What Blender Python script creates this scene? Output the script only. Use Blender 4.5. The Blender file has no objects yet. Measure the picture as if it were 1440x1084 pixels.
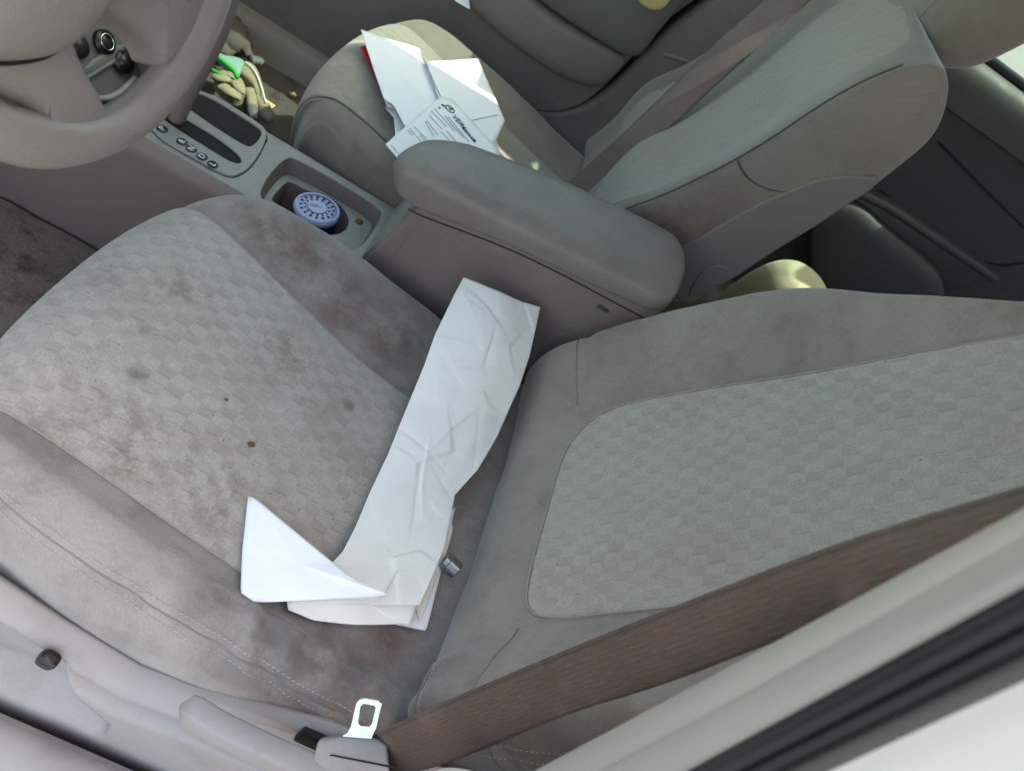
import bpy, bmesh, math, random
import numpy as np
from mathutils import Vector, Matrix, noise as mnoise
random.seed(7); np.random.seed(7)
PI=math.pi
scene=bpy.context.scene
col=scene.collection
# ------------------------------------------------------------------ camera (x rearward, y to the passenger side, z up)
CAM=Vector((-0.180108,-0.516845,1.013496)); AZ,PIT,ROLL,FPX=0.231334,0.751373,0.680418,1088.04
_v=Vector((math.cos(PIT)*math.sin(AZ),math.cos(PIT)*math.cos(AZ),-math.sin(PIT)))
_r=_v.cross(Vector((0,0,1))).normalized(); _u=_r.cross(_v)
CR=math.cos(ROLL)*_r+math.sin(ROLL)*_u; CU=-math.sin(ROLL)*_r+math.cos(ROLL)*_u
def ray(px,py): return _v+CR*((px-720)/FPX)-CU*((py-542)/FPX)
def at(px,py,**k):
    "photo point -> place on a plane of the car (x=, y= or z=)"
    d=ray(px,py); (ax,val),=k.items(); i='xyz'.index(ax); t=(val-CAM[i])/d[i]
    return CAM+d*t
def atp(px,py,p0,n):
    d=ray(px,py); n=Vector(n); return CAM+d*(n.dot(Vector(p0)-CAM)/n.dot(d))
cam_d=bpy.data.cameras.new('camera'); cam=bpy.data.objects.new('camera',cam_d); col.objects.link(cam)
cam.matrix_world=Matrix(((CR.x,CU.x,-_v.x,CAM.x),(CR.y,CU.y,-_v.y,CAM.y),(CR.z,CU.z,-_v.z,CAM.z),(0,0,0,1)))
cam_d.sensor_width=36; cam_d.lens=36*FPX/1440; cam_d.clip_start=.02; cam_d.clip_end=500
cam_d.dof.use_dof=True; cam_d.dof.focus_distance=.86; cam_d.dof.aperture_fstop=11
scene.camera=cam
# ------------------------------------------------------------------ materials
def lin(c):
    if isinstance(c,(int,float)): c=(c,c,c)
    return tuple(((x/255)/12.92 if x/255<=.04045 else ((x/255+.055)/1.055)**2.4) for x in c)+(1,)
class NT:
    def __init__(s,name):
        s.m=bpy.data.materials.new(name); s.m.use_nodes=True; s.t=s.m.node_tree; s.n=s.t.nodes; s.l=s.t.links
        s.b=s.n['Principled BSDF']; s.out=s.n['Material Output']
    def add(s,ty,**k):
        o=s.n.new(ty)
        for a,b in k.items():
            if hasattr(o,a): setattr(o,a,b)
        return o
    def link(s,a,b): s.l.new(a,b)
    def math(s,op,a,b=None,clamp=False):
        o=s.n.new('ShaderNodeMath'); o.operation=op; o.use_clamp=clamp
        for i,x in enumerate((a,b)):
            if x is None: continue
            if isinstance(x,(int,float)): o.inputs[i].default_value=x
            else: s.l.new(x,o.inputs[i])
        return o.outputs[0]
    def noise(s,vec,scale,detail=3,rough=.5,dim='3D'):
        o=s.n.new('ShaderNodeTexNoise'); o.inputs['Scale'].default_value=scale; o.inputs['Detail'].default_value=detail; o.inputs['Roughness'].default_value=rough
        s.l.new(vec,o.inputs['Vector']); return o.outputs['Fac']
    def ramp(s,f,pts):
        o=s.n.new('ShaderNodeValToRGB'); e=o.color_ramp.elements
        while len(e)<len(pts): e.new(.5)
        for i,(p,c) in enumerate(pts): e[i].position=p; e[i].color=c if isinstance(c,tuple) else (c,c,c,1)
        s.l.new(f,o.inputs[0]); return o.outputs[0]
    def mix(s,f,a,b,mode='MIX'):
        o=s.n.new('ShaderNodeMix'); o.data_type='RGBA'; o.blend_type=mode
        for i,x in ((0,f),(6,a),(7,b)):
            if isinstance(x,(int,float,tuple)): o.inputs[i].default_value=x
            else: s.l.new(x,o.inputs[i])
        return o.outputs[2]
    def maprange(s,x,a,b,c=0,d=1):
        o=s.n.new('ShaderNodeMapRange'); o.inputs[1].default_value=a;o.inputs[2].default_value=b;o.inputs[3].default_value=c;o.inputs[4].default_value=d
        s.l.new(x,o.inputs[0]); return o.outputs[0]
    def bump(s,h,strength,dist=.001,prev=None):
        o=s.n.new('ShaderNodeBump'); o.inputs['Strength'].default_value=strength; o.inputs['Distance'].default_value=dist
        s.l.new(h,o.inputs['Height'])
        if prev is not None: s.l.new(prev,o.inputs['Normal'])
        return o.outputs[0]
    def geo(s): return s.n.new('ShaderNodeNewGeometry').outputs['Position']
    def uv(s): return s.n.new('ShaderNodeTexCoord').outputs['UV']
    def scalev(s,vec,v):
        o=s.n.new('ShaderNodeVectorMath'); o.operation='MULTIPLY'; s.l.new(vec,o.inputs[0]); o.inputs[1].default_value=v; return o.outputs[0]
    def set(s,rough=.6,spec=.3,metal=0,sheen=0):
        s.b.inputs['Roughness'].default_value=rough; s.b.inputs['Specular IOR Level'].default_value=spec; s.b.inputs['Metallic'].default_value=metal
        s.b.inputs['Sheen Weight'].default_value=sheen; return s
def dirt_color(s,P,base,dirt,amount,scale=9,seed=0):
    V=s.add('ShaderNodeVectorMath'); V.operation='ADD'; s.link(P,V.inputs[0]); V.inputs[1].default_value=(seed,seed*.7,seed*.3)
    n=s.noise(V.outputs[0],scale,9,.7)
    m=s.maprange(n,.49,.66,0,amount)
    return s.mix(m,base,dirt)
def plastic(name,c,rough=.5,grain=900,gs=.25,dirt=.25,dirtc=(70,58,50),spec=.35):
    s=NT(name); P=s.geo()
    base=s.mix(s.maprange(s.noise(P,6,4),.35,.65,0,.12),lin(c),lin(tuple(x*.82 for x in c)))
    base=dirt_color(s,P,base,lin(dirtc),dirt,14,3)
    s.link(base,s.b.inputs['Base Color'])
    g=s.noise(P,grain,2); r=s.maprange(s.noise(P,30,4),.3,.7,rough-.06,rough+.08); s.link(r,s.b.inputs['Roughness'])
    s.link(s.bump(g,gs,.0005),s.b.inputs['Normal']); s.set(rough,spec); s.link(r,s.b.inputs['Roughness'])
    return s.m
def spots(s,P,pts):
    "sum of soft blobs at real places on the cloth: [(x,y,z),radius]"
    tot=None
    for c,r in pts:
        o=s.add('ShaderNodeVectorMath'); o.operation='DISTANCE'; s.link(P,o.inputs[0]); o.inputs[1].default_value=c
        m=s.maprange(o.outputs['Value'],r*.25,r,1,0)
        tot=m if tot is None else s.math('MAXIMUM',tot,m)
    return tot
def fabric_insert(name,c,dirt=.35,stain_or_shade=None,cw=.0170,ch=.0122,contrast=1.,smudge=None):
    s=NT(name); P=s.geo(); U=s.uv()
    # slight warp so that the woven blocks are not ruler straight
    w=s.add('ShaderNodeTexNoise'); w.inputs['Scale'].default_value=45; w.inputs['Detail'].default_value=3; s.link(U,w.inputs['Vector'])
    wc=s.add('ShaderNodeVectorMath'); wc.operation='SUBTRACT'; s.link(w.outputs['Color'],wc.inputs[0]); wc.inputs[1].default_value=(.5,.5,.5)
    ws=s.scalev(wc.outputs[0],(.006,.005,0)); ad=s.add('ShaderNodeVectorMath'); ad.operation='ADD'; s.link(U,ad.inputs[0]); s.link(ws,ad.inputs[1])
    sep=s.add('ShaderNodeSeparateXYZ'); s.link(ad.outputs[0],sep.inputs[0])
    v=s.math('DIVIDE',sep.outputs[1],ch); fv=s.math('FLOOR',v)
    rowj=s.math('MULTIPLY',s.math('SINE',s.math('MULTIPLY',fv,12.9)),.22)
    u=s.math('ADD',s.math('DIVIDE',sep.outputs[0],cw),rowj); fu=s.math('FLOOR',u)
    cell=s.add('ShaderNodeCombineXYZ'); s.link(fu,cell.inputs[0]); s.link(fv,cell.inputs[1])
    wn=s.add('ShaderNodeTexWhiteNoise'); wn.noise_dimensions='2D'; s.link(cell.outputs[0],wn.inputs['Vector'])
    par=s.math('PINGPONG',s.math('ADD',fu,fv),1)
    # soft edged blocks
    fru=s.math('FRACT',u); frv=s.math('FRACT',v)
    dark=s.math('MULTIPLY',s.math('ADD',s.math('MULTIPLY',par,.8),s.math('MULTIPLY',wn.outputs[0],.3)),1)
    # slanting dash on the lower edge of a block
    ln=s.math('ABSOLUTE',s.math('SUBTRACT',frv,s.math('ADD',.08,s.math('MULTIPLY',fru,.22))))
    dash=s.math('MULTIPLY',s.math('LESS_THAN',ln,.045),s.math('GREATER_THAN',wn.outputs[0],.6))
    dash=s.math('MULTIPLY',dash,s.math('LESS_THAN',s.math('ABSOLUTE',s.math('SUBTRACT',fru,.5)),.34))
    fade=s.maprange(s.noise(P,20,4),.35,.62,.5,1)
    fac=s.math('MULTIPLY',s.math('MULTIPLY',dark,.40*contrast),fade)
    base=s.mix(fac,lin(c),lin(tuple(x*.72 for x in c)))
    base=s.mix(s.math('MULTIPLY',dash,.42*contrast),base,lin(tuple(x*.5 for x in c)))
    fz=s.noise(s.scalev(U,(700,1400,1)),1,3,.7); base=s.mix(s.maprange(fz,.3,.7,0,.42),base,lin(tuple(min(255,x*1.18) for x in c)))
    n2=s.noise(P,520,4,.75); base=s.mix(s.maprange(n2,.42,.7,0,.5),base,lin(tuple(x*.7 for x in c)))
    base=dirt_color(s,P,base,lin((112,92,78)),dirt,7,1.3)
    base=dirt_color(s,P,base,lin((88,74,66)),dirt*.7,26,4.1)
    if stain_or_shade:
        k=s.math('MULTIPLY',spots(s,P,stain_or_shade),s.maprange(s.noise(P,38,7,.72),.46,.62,0,.5)); base=s.mix(k,base,lin((104,78,64)))
    if smudge:
        k=s.math('MULTIPLY',spots(s,P,smudge),s.maprange(s.noise(P,60,5,.7),.3,.6,.2,.75)); base=s.mix(k,base,lin((70,66,66)))
    # specks
    vo=s.add('ShaderNodeTexVoronoi'); vo.inputs['Scale'].default_value=70; s.link(P,vo.inputs['Vector'])
    sp=s.math('MULTIPLY',s.math('LESS_THAN',vo.outputs['Distance'],.07),s.math('GREATER_THAN',s.noise(P,8,2),.56)); base=s.mix(s.math('MULTIPLY',sp,.6),base,lin((60,48,40)))
    s.link(base,s.b.inputs['Base Color'])
    h=s.math('ADD',s.math('MULTIPLY',par,.35),s.math('MULTIPLY',fz,.8)); h=s.math('SUBTRACT',h,s.math('MULTIPLY',dash,.8))
    b=s.bump(h,.35,.0006); b=s.bump(s.noise(P,22,4),.35,.004,b)
    s.link(b,s.b.inputs['Normal']); s.set(.92,.12,0,.25); s.b.inputs['Sheen Roughness'].default_value=.6
    return s.m
def fabric_plain(name,c,dirt=.35,dirtc=(96,74,66),dirtscale=8,stain_or_shade=None,ring=False,seed=2.,stain_or_shade_c=(74,56,50),wr=.35,mesh=True,smudge=None):
    s=NT(name); P=s.geo(); U=s.uv()
    base=s.mix(s.maprange(s.noise(P,5,4),.3,.7,0,1),lin(c),lin(tuple(x*.88 for x in c)))
    base=dirt_color(s,P,base,lin(dirtc),dirt,dirtscale,seed)
    base=dirt_color(s,P,base,lin(tuple(x*.8 for x in dirtc)),dirt*.8,dirtscale*3.3,seed+1.7)
    if ring:
        n=s.noise(P,13,3,.55); r=s.math('ABSOLUTE',s.math('SUBTRACT',n,.52)); base=s.mix(s.maprange(r,0,.02,.35,0),base,lin((150,132,122)))
        n=s.noise(P,20,5,.6); base=s.mix(s.maprange(n,.52,.66,0,.55),base,lin((150,138,128)))
    if stain_or_shade:
        k=s.math('MULTIPLY',spots(s,P,stain_or_shade),s.maprange(s.noise(P,26,8,.75),.40,.60,.30,.92)); base=s.mix(k,base,lin(stain_or_shade_c))
    if smudge:
        k=s.math('MULTIPLY',spots(s,P,smudge),s.maprange(s.noise(P,40,6,.7),.35,.6,.1,.8)); base=s.mix(k,base,lin((92,88,86)))
    tw=s.noise(s.scalev(U,(900,300,1)),1,3,.7)
    base=s.mix(s.maprange(tw,.3,.7,0,.42),base,lin(tuple(x*.62 for x in c)))
    s.link(base,s.b.inputs['Base Color'])
    h=tw
    if mesh:
        wv=s.add('ShaderNodeTexWave'); wv.inputs['Scale'].default_value=260; wv.bands_direction='DIAGONAL'; s.link(U,wv.inputs['Vector']); h=s.math('ADD',tw,s.math('MULTIPLY',wv.outputs['Fac'],.5))
    b=s.bump(h,.35,.0005); b=s.bump(s.noise(P,16,4),wr,.005,b)
    s.link(b,s.b.inputs['Normal']); s.set(.95,.1,0,.35); s.b.inputs['Sheen Roughness'].default_value=.5
    return s.m
def simple(name,c,rough=.5,metal=0,spec=.4,bump=0,bs=200,vary=.1):
    s=NT(name); P=s.geo()
    base=s.mix(s.maprange(s.noise(P,40,4),.3,.7,0,vary*2),lin(c),lin(tuple(x*.7 for x in c)))
    s.link(base,s.b.inputs['Base Color']); s.set(rough,spec,metal)
    if bump: s.link(s.bump(s.noise(P,bs,4),bump,.001),s.b.inputs['Normal'])
    return s.m
def webbing(name,c,c2):
    s=NT(name); P=s.geo(); U=s.uv()
    base=s.mix(s.maprange(s.noise(P,12,5),.35,.65,0,1),lin(c),lin(c2))
    t=s.noise(s.scalev(U,(90,1500,1)),1,3,.6); base=s.mix(s.maprange(t,.3,.7,0,.6),base,lin(tuple(x*.5 for x in c)))
    sp=s.add('ShaderNodeSeparateXYZ'); s.link(U,sp.inputs[0]); rib=s.math('SINE',s.math('MULTIPLY',sp.outputs[1],2*PI/.0032)); base=s.mix(s.maprange(rib,-1,1,0,.22),base,lin(tuple(x*.6 for x in c)))
    ed=s.math('LESS_THAN',s.math('ABSOLUTE',s.math('SUBTRACT',sp.outputs[1],.0025)),.0007); base=s.mix(s.math('MULTIPLY',ed,.5),base,lin(tuple(x*.4 for x in c)))
    base=s.mix(s.maprange(s.noise(P,22,6,.6),.55,.7,0,.22),base,lin((140,118,110)))
    s.link(base,s.b.inputs['Base Color']); s.link(s.bump(t,.8,.001),s.b.inputs['Normal']); s.set(.55,.3,0,.05)
    return s.m
def paper_mat(name,c=(236,238,240),bump=.0):
    s=NT(name); P=s.geo(); base=s.mix(s.maprange(s.noise(P,30,4),.4,.7,0,.12),lin(c),lin(tuple(x*.86 for x in c)))
    s.link(base,s.b.inputs['Base Color']); s.set(.75,.2)
    if bump: s.link(s.bump(s.noise(P,90,5,.6),bump,.002),s.b.inputs['Normal'])
    s.b.inputs['Subsurface Weight'].default_value=0
    return s.m
def carpet(name,c,dirt=(90,72,58)):
    s=NT(name); P=s.geo(); n=s.noise(P,420,4,.8)
    base=s.mix(s.maprange(n,.3,.7,0,1),lin(tuple(x*.6 for x in c)),lin(c)); base=dirt_color(s,P,base,lin(dirt),.6,9,5); base=dirt_color(s,P,base,lin((38,30,26)),.6,22,8)
    vo=s.add('ShaderNodeTexVoronoi'); vo.inputs['Scale'].default_value=110; s.link(P,vo.inputs['Vector'])
    base=s.mix(s.math('MULTIPLY',s.math('LESS_THAN',vo.outputs['Distance'],.09),.5),base,lin((170,150,120)))
    s.link(base,s.b.inputs['Base Color']); s.link(s.bump(n,.9,.003),s.b.inputs['Normal']); s.set(1,.05); return s.m
def glass(name,c=(.78,.9,.84)):
    s=NT(name); t=s.add('ShaderNodeBsdfTransparent'); t.inputs[0].default_value=c+(1,); g=s.add('ShaderNodeBsdfGlossy'); g.inputs['Roughness'].default_value=.02
    m=s.add('ShaderNodeMixShader'); m.inputs[0].default_value=.06; s.link(t.outputs[0],m.inputs[1]); s.link(g.outputs[0],m.inputs[2]); s.link(m.outputs[0],s.out.inputs[0]); return s.m
A=at
def p3(px,py,z): return tuple(at(px,py,z=z))
M={}
M['insert_d']=fabric_insert('seat_insert_cloth_worn',(164,158,147),.22,
   [(p3(130,600,.36),.09),(p3(170,640,.36),.07),(p3(440,560,.35),.035),(p3(400,500,.35),.06),(p3(250,420,.37),.05),(p3(300,700,.34),.08),(p3(430,850,.33),.06)],
   contrast=1.12,smudge=[(p3(490,572,.34),.010),(p3(200,470,.37),.012),(p3(190,530,.37),.015)])
M['insert_b']=fabric_insert('seat_insert_cloth',(162,155,141),.12,contrast=1.0)
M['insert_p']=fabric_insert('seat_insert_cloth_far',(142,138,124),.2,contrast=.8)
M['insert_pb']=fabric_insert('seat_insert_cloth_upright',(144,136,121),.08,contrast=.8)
M['bol_d']=fabric_plain('seat_bolster_cloth_stained',(164,157,150),.42,(108,86,76),8,ring=False,seed=1.1,
   stain_or_shade=[(p3(430,360,.37),.09),(p3(380,330,.37),.06),(p3(560,470,.35),.09),(p3(500,420,.36),.09),(p3(10,645,.34),.05),(p3(545,895,.30),.035)],smudge=[(p3(380,880,.34),.06),(p3(440,920,.33),.06),(p3(500,940,.32),.05),(p3(300,840,.34),.04),(p3(40,660,.34),.03)],stain_or_shade_c=(104,80,70))
M['bol_b']=fabric_plain('seat_bolster_cloth',(156,147,133),.4,(112,98,88),7,seed=5.,stain_or_shade=[(p3(650,960,.36),.06)],stain_or_shade_c=(92,80,72),wr=.25)
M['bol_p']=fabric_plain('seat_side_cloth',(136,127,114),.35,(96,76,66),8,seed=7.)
M['bol_pb']=fabric_plain('seat_upright_cloth',(142,134,120),.2,(108,92,84),8,seed=9.,wr=.15,stain_or_shade=[(tuple(at(950,330,y=.46)),.13),(tuple(at(900,300,y=.46)),.08)],stain_or_shade_c=(104,84,74))  # brown spots low on the near side imitate the shade there
M['thread']=simple('stitch_thread',(176,172,158),.8)
M['seam']=simple('seam_thread',(128,122,112),.9)
M['seamdk']=simple('dark_seam_thread',(84,72,64),.9)
M['seamlt']=simple('pale_seam_thread',(160,155,144),.9)
M['shield']=plastic('seat_shield_plastic',(150,146,144),.5,800,.35,.3,(110,92,82))
M['lever']=plastic('lever_plastic',(168,168,160),.45,900,.12,.1)
M['console']=plastic('console_plastic_shaded',(122,110,104),.5,900,.2,.15)  # console plastic with the brown tone of its shaded sides in the colour
M['console_lit']=plastic('console_plastic_lit',(140,140,134),.42,900,.12,.3,(92,78,64))  # same console plastic, the lighter tone of its lit top put into the colour
M['arm']=plastic('armrest_vinyl',(126,119,109),.42,380,1.,.2)
M['wheel']=plastic('steering_wheel_vinyl',(131,123,116),.30,600,.7,.05,spec=.45)
M['dark']=plastic('dark_plastic',(64,64,62),.5,600,.3,.1)
M['tray']=plastic('dash_tray_plastic',(92,94,90),.4,700,.2,.1)
M['void']=simple('shadow_plastic',(24,22,21),.8)
M['black']=simple('black_plastic',(26,27,28),.35,spec=.5)
M['rubber']=simple('door_seal_rubber',(34,35,38),.45,bump=.2,bs=300)
M['door']=plastic('door_card_plastic',(124,118,110),.5,700,.3,.15)
M['doordark']=plastic('door_armrest_plastic',(100,100,94),.5,700,.3,.15)
M['bol_pb_plastic']=plastic('seat_back_plastic',(116,112,106),.5,900,.2,.1)
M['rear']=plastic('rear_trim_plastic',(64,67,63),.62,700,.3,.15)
M['pillar']=plastic('pillar_trim_plastic',(166,158,147),.5,900,.12,.12,(140,128,114))
M['pillar_edge']=plastic('pillar_edge_plastic',(170,163,150),.45,900,.12,.05)
M['paint']=simple('white_car_paint',(224,216,204),.25,spec=.5,vary=.02)
M['belt_d']=webbing('brown_belt_webbing',(94,76,64),(112,92,80))
M['belt_p']=webbing('mauve_belt_webbing',(130,112,104),(142,124,116))
M['metal']=simple('bright_steel',(225,225,220),.22,1,vary=.05)
M['metal2']=simple('tool_steel',(150,156,156),.38,1,vary=.1)
M['paper']=paper_mat('white_paper',(232,230,222),.2); M['envelope']=paper_mat('envelope_paper',(234,236,238)); M['red']=paper_mat('red_paper',(190,40,56)); M['ink']=simple('black_ink',(40,46,48),.7)
M['inkgrey']=simple('grey_ink',(130,140,146),.8)
M['carpet']=carpet('floor_carpet',(108,102,96),(84,74,66)); M['carpet2']=carpet('rear_carpet',(70,70,64),(60,58,50))
M['glovegrey']=simple('glove_knit_grey',(84,78,70),.95,bump=.6,bs=500); M['gloveleather']=simple('glove_cream_cloth',(142,132,106),.9,bump=.5,bs=260)
M['glovegreen']=simple('glove_green_trim',(40,160,50),.7); M['glovemint']=simple('glove_mint_cuff',(116,150,138),.8,bump=.4,bs=400); M['glovetip']=simple('glove_dipped_grey',(92,92,90),.6,bump=.4,bs=300)
M['blue']=simple('freshener_lid_blue',(172,182,214),.4); M['bluedk']=simple('freshener_slot_blue',(26,30,70),.6); M['blueink']=simple('freshener_print_blue',(96,104,160),.6)
M['letter']=simple('white_letter_ink',(220,226,230),.5); M['badge']=simple('badge_navy',(40,48,62),.3)
M['crumb']=simple('crumb_brown',(104,76,44),.8,bump=.6,bs=300); M['straw']=simple('dry_leaf',(200,176,120),.8)
M['glass']=glass('tinted_window_glass')
M['ground']=simple('ground_asphalt',(112,108,104),.95)
# ------------------------------------------------------------------ object helpers
def empty(name,loc,label=None,cat=None,group=None,kind=None):
    o=bpy.data.objects.new(name,None); col.objects.link(o); o.location=loc; o.empty_display_size=.02
    return tag(o,label,cat,group,kind)
def tag(o,label=None,cat=None,group=None,kind=None):
    for k,v in (('label',label),('category',cat),('group',group),('kind',kind)):
        if v: o[k]=v
    return o
def wloc(o):
    v=Vector((0,0,0))
    while o is not None: v+=o.location; o=o.parent
    return v
def mesh(name,V,F,mat,parent=None,smooth=True,uv=None,label=None,sharp=None,bevel=None,solid=None,subsurf=0):
    V=[Vector(v) for v in V]
    if parent is None:
        mn=Vector([min(v[i] for v in V) for i in range(3)]); mx=Vector([max(v[i] for v in V) for i in range(3)]); o0=Vector(((mn.x+mx.x)/2,(mn.y+mx.y)/2,mn.z)); base=o0
    else: base=wloc(parent); o0=Vector((0,0,0))
    me=bpy.data.meshes.new(name); me.from_pydata([tuple(v-base) for v in V],[],[tuple(f) for f in F]); 
    if uv is not None:
        l=me.uv_layers.new(name='UVMap')
        for lp in me.loops: l.data[lp.index].uv=uv[lp.vertex_index]
    me.materials.append(M[mat]); me.validate(); me.update()
    if smooth:
        me.polygons.foreach_set('use_smooth',[True]*len(me.polygons))
        if sharp: 
            me.set_sharp_from_angle(angle=math.radians(sharp))
    o=bpy.data.objects.new(name,me); col.objects.link(o); o.location=o0
    if parent is not None: o.parent=parent
    if label: o['label']=label
    if solid:
        m=o.modifiers.new('s','SOLIDIFY'); m.thickness=solid; m.offset=0
    if bevel:
        m=o.modifiers.new('b','BEVEL'); m.width=bevel; m.segments=3; m.limit_method='ANGLE'; m.angle_limit=math.radians(35)
    if subsurf:
        m=o.modifiers.new('ss','SUBSURF'); m.levels=m.render_levels=subsurf
    return o
def on(net,u,v,sign,h=0.):
    P=net.ev(u,v); d=net.disp(u,v,P) if getattr(net,'disp',None) is not None else 0.
    return P+net.nrm(u,v,sign)*(np.asarray(d+h)*np.ones(P.shape[:-1]))[...,None]
class Net:
    "smooth surface through a net of places (Catmull-Rom both ways)"
    def __init__(s,rows):
        s.P=np.array(rows,float); a=s.P
        a=np.concatenate([2*a[:1]-a[1:2],a,2*a[-1:]-a[-2:-1]],0); a=np.concatenate([2*a[:,:1]-a[:,1:2],a,2*a[:,-1:]-a[:,-2:-1]],1); s.A=a; s.nr,s.nc=s.P.shape[:2]
    def ev(s,u,v):
        u=np.clip(np.asarray(u,float),0,s.nr-1-1e-9); v=np.clip(np.asarray(v,float),0,s.nc-1-1e-9); iu=np.floor(u).astype(int); iv=np.floor(v).astype(int); fu=u-iu; fv=v-iv
        def w(t): return np.stack([(-t+2*t*t-t**3)/2,(2-5*t*t+3*t**3)/2,(t+4*t*t-3*t**3)/2,(-t*t+t**3)/2],-1)
        wu,wv=w(fu),w(fv); out=np.zeros(u.shape+(3,))
        for i in range(4):
            for j in range(4): out+=(wu[...,i]*wv[...,j])[...,None]*s.A[iu+i,iv+j]
        return out
    def nrm(s,u,v,sign=1):
        e=1e-3; du=s.ev(np.asarray(u)+e,v)-s.ev(np.asarray(u)-e,v); dv=s.ev(u,np.asarray(v)+e)-s.ev(u,np.asarray(v)-e)
        n=np.cross(du,dv)*sign; return n/(np.linalg.norm(n,axis=-1,keepdims=True)+1e-12)
def grid_faces(a,b,flip=False):
    F=[]
    for i in range(a-1):
        for j in range(b-1):
            f=(i*b+j,i*b+j+1,(i+1)*b+j+1,(i+1)*b+j); F.append(f[::-1] if flip else f)
    return F
def net_uv(net,u,v,uc=None):
    # arc length along the middle column, width straight across
    us=np.linspace(0,net.nr-1,200); mid=net.ev(us,np.full(200,(net.nc-1)/2)); L=np.concatenate([[0],np.cumsum(np.linalg.norm(np.diff(mid,axis=0),axis=1))])
    P=net.ev(u,v); return np.stack([np.interp(u,us,L),P[...,1]],-1)
def net_mesh(name,net,mat,parent,u0,u1,v0,v1,nu,nv,sign=1,disp=None,off=0,label=None):
    U,Vv=np.meshgrid(np.linspace(u0,u1,nu),np.linspace(v0,v1,nv),indexing='ij'); P=net.ev(U,Vv); N=net.nrm(U,Vv,sign)
    h=np.full(U.shape,float(off)); net.disp=disp
    if disp is not None: h=h+disp(U,Vv,P)
    P=P+N*h[...,None]; uv=net_uv(net,U,Vv).reshape(-1,2)
    return mesh(name,P.reshape(-1,3),grid_faces(nu,nv,sign<0),mat,parent,uv=uv,label=label)
def resample(poly,n,closed=True):
    P=np.array(poly,float); 
    if closed: P=np.concatenate([P,P[:1]])
    d=np.concatenate([[0],np.cumsum(np.linalg.norm(np.diff(P,axis=0),axis=1))]); t=np.linspace(0,d[-1],n,endpoint=not closed)
    return np.stack([np.interp(t,d,P[:,k]) for k in range(P.shape[1])],1)
def chaikin(poly,it=2,closed=True):
    P=[Vector(p) for p in poly]
    for _ in range(it):
        Q=[]; n=len(P)
        if not closed: Q.append(P[0])
        for i in range(n if closed else n-1):
            a,b=P[i],P[(i+1)%n]; Q+= [a*.75+b*.25,a*.25+b*.75]
        if not closed: Q.append(P[-1])
        P=Q
    return P
def net_patch(name,net,mat,parent,poly,sign=1,rings=40,nb=220,prof=lambda r:0.0,smooth=0,cen=None,seam=True,seammat='seamlt',seam_r=.0008):
    P2=[tuple(p) for p in (chaikin([Vector((a,b,0)) for a,b in poly],smooth) if smooth else [Vector((a,b,0)) for a,b in poly])]
    B=resample([p[:2] for p in P2],nb); c=np.array(cen) if cen else B.mean(0)
    rs=1-(1-np.linspace(0,1,rings))**1.6; rs[0]=.0
    uv=[c];h=[prof(0)]
    for r in rs[1:]:
        for b in B: uv.append(c+(b-c)*r); h.append(prof(r))
    uv=np.array(uv);h=np.array(h); P=net.ev(uv[:,0],uv[:,1])+net.nrm(uv[:,0],uv[:,1],sign)*h[:,None]
    F=[(0,1+(k+1)%nb,1+k) for k in range(nb)]
    for i in range(rings-2):
        a=1+i*nb;b=a+nb
        for k in range(nb): F.append((a+k,a+(k+1)%nb,b+(k+1)%nb,b+k))
    o=mesh(name,P,F,mat,parent,uv=net_uv(net,uv[:,0],uv[:,1]))
    if seam:
        Q=net.ev(B[:,0],B[:,1])+net.nrm(B[:,0],B[:,1],sign)*.0004
        tube('seam',[tuple(q) for q in Q]+[tuple(Q[0])],seam_r,seammat,o,6)
    return o
def tube(name,path,r,mat,parent,seg=10,closed=False,label=None,caps=True,flat=1.0):
    P=[Vector(p) for p in path]; n=len(P); V=[];F=[]; R=r if hasattr(r,'__len__') else [r]*n
    T=(P[1]-P[0]).normalized(); ref=Vector((0,0,1)) if abs(T.z)<.9 else Vector((1,0,0)); N=(ref-T*ref.dot(T)).normalized()
    for i in range(n):
        T=(P[min(i+1,n-1)]-P[max(i-1,0)]); T=T.normalized() if T.length>0 else Vector((1,0,0)); N=(N-T*N.dot(T)).normalized(); B=T.cross(N)
        for k in range(seg):
            a=2*PI*k/seg; V.append(P[i]+N*(math.cos(a)*R[i]*flat)+B*(math.sin(a)*R[i]))
    for i in range(n-1):
        for k in range(seg): F.append((i*seg+k,i*seg+(k+1)%seg,(i+1)*seg+(k+1)%seg,(i+1)*seg+k))
    if caps: F.append(tuple(range(seg))[::-1]); F.append(tuple((n-1)*seg+k for k in range(seg)))
    return mesh(name,V,F,mat,parent,label=label)
def boxm(name,c,s,mat,parent=None,bevel=.004,rot=None,label=None):
    V=[Vector((sx*s[0]/2,sy*s[1]/2,sz*s[2]/2)) for sx in (-1,1) for sy in (-1,1) for sz in (-1,1)]
    if rot is not None: V=[rot@v for v in V]
    V=[v+Vector(c) for v in V]; F=[(0,1,3,2),(4,6,7,5),(0,4,5,1),(2,3,7,6),(0,2,6,4),(1,5,7,3)]
    return mesh(name,V,F,mat,parent,smooth=True,sharp=40,bevel=bevel,label=label)
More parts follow.
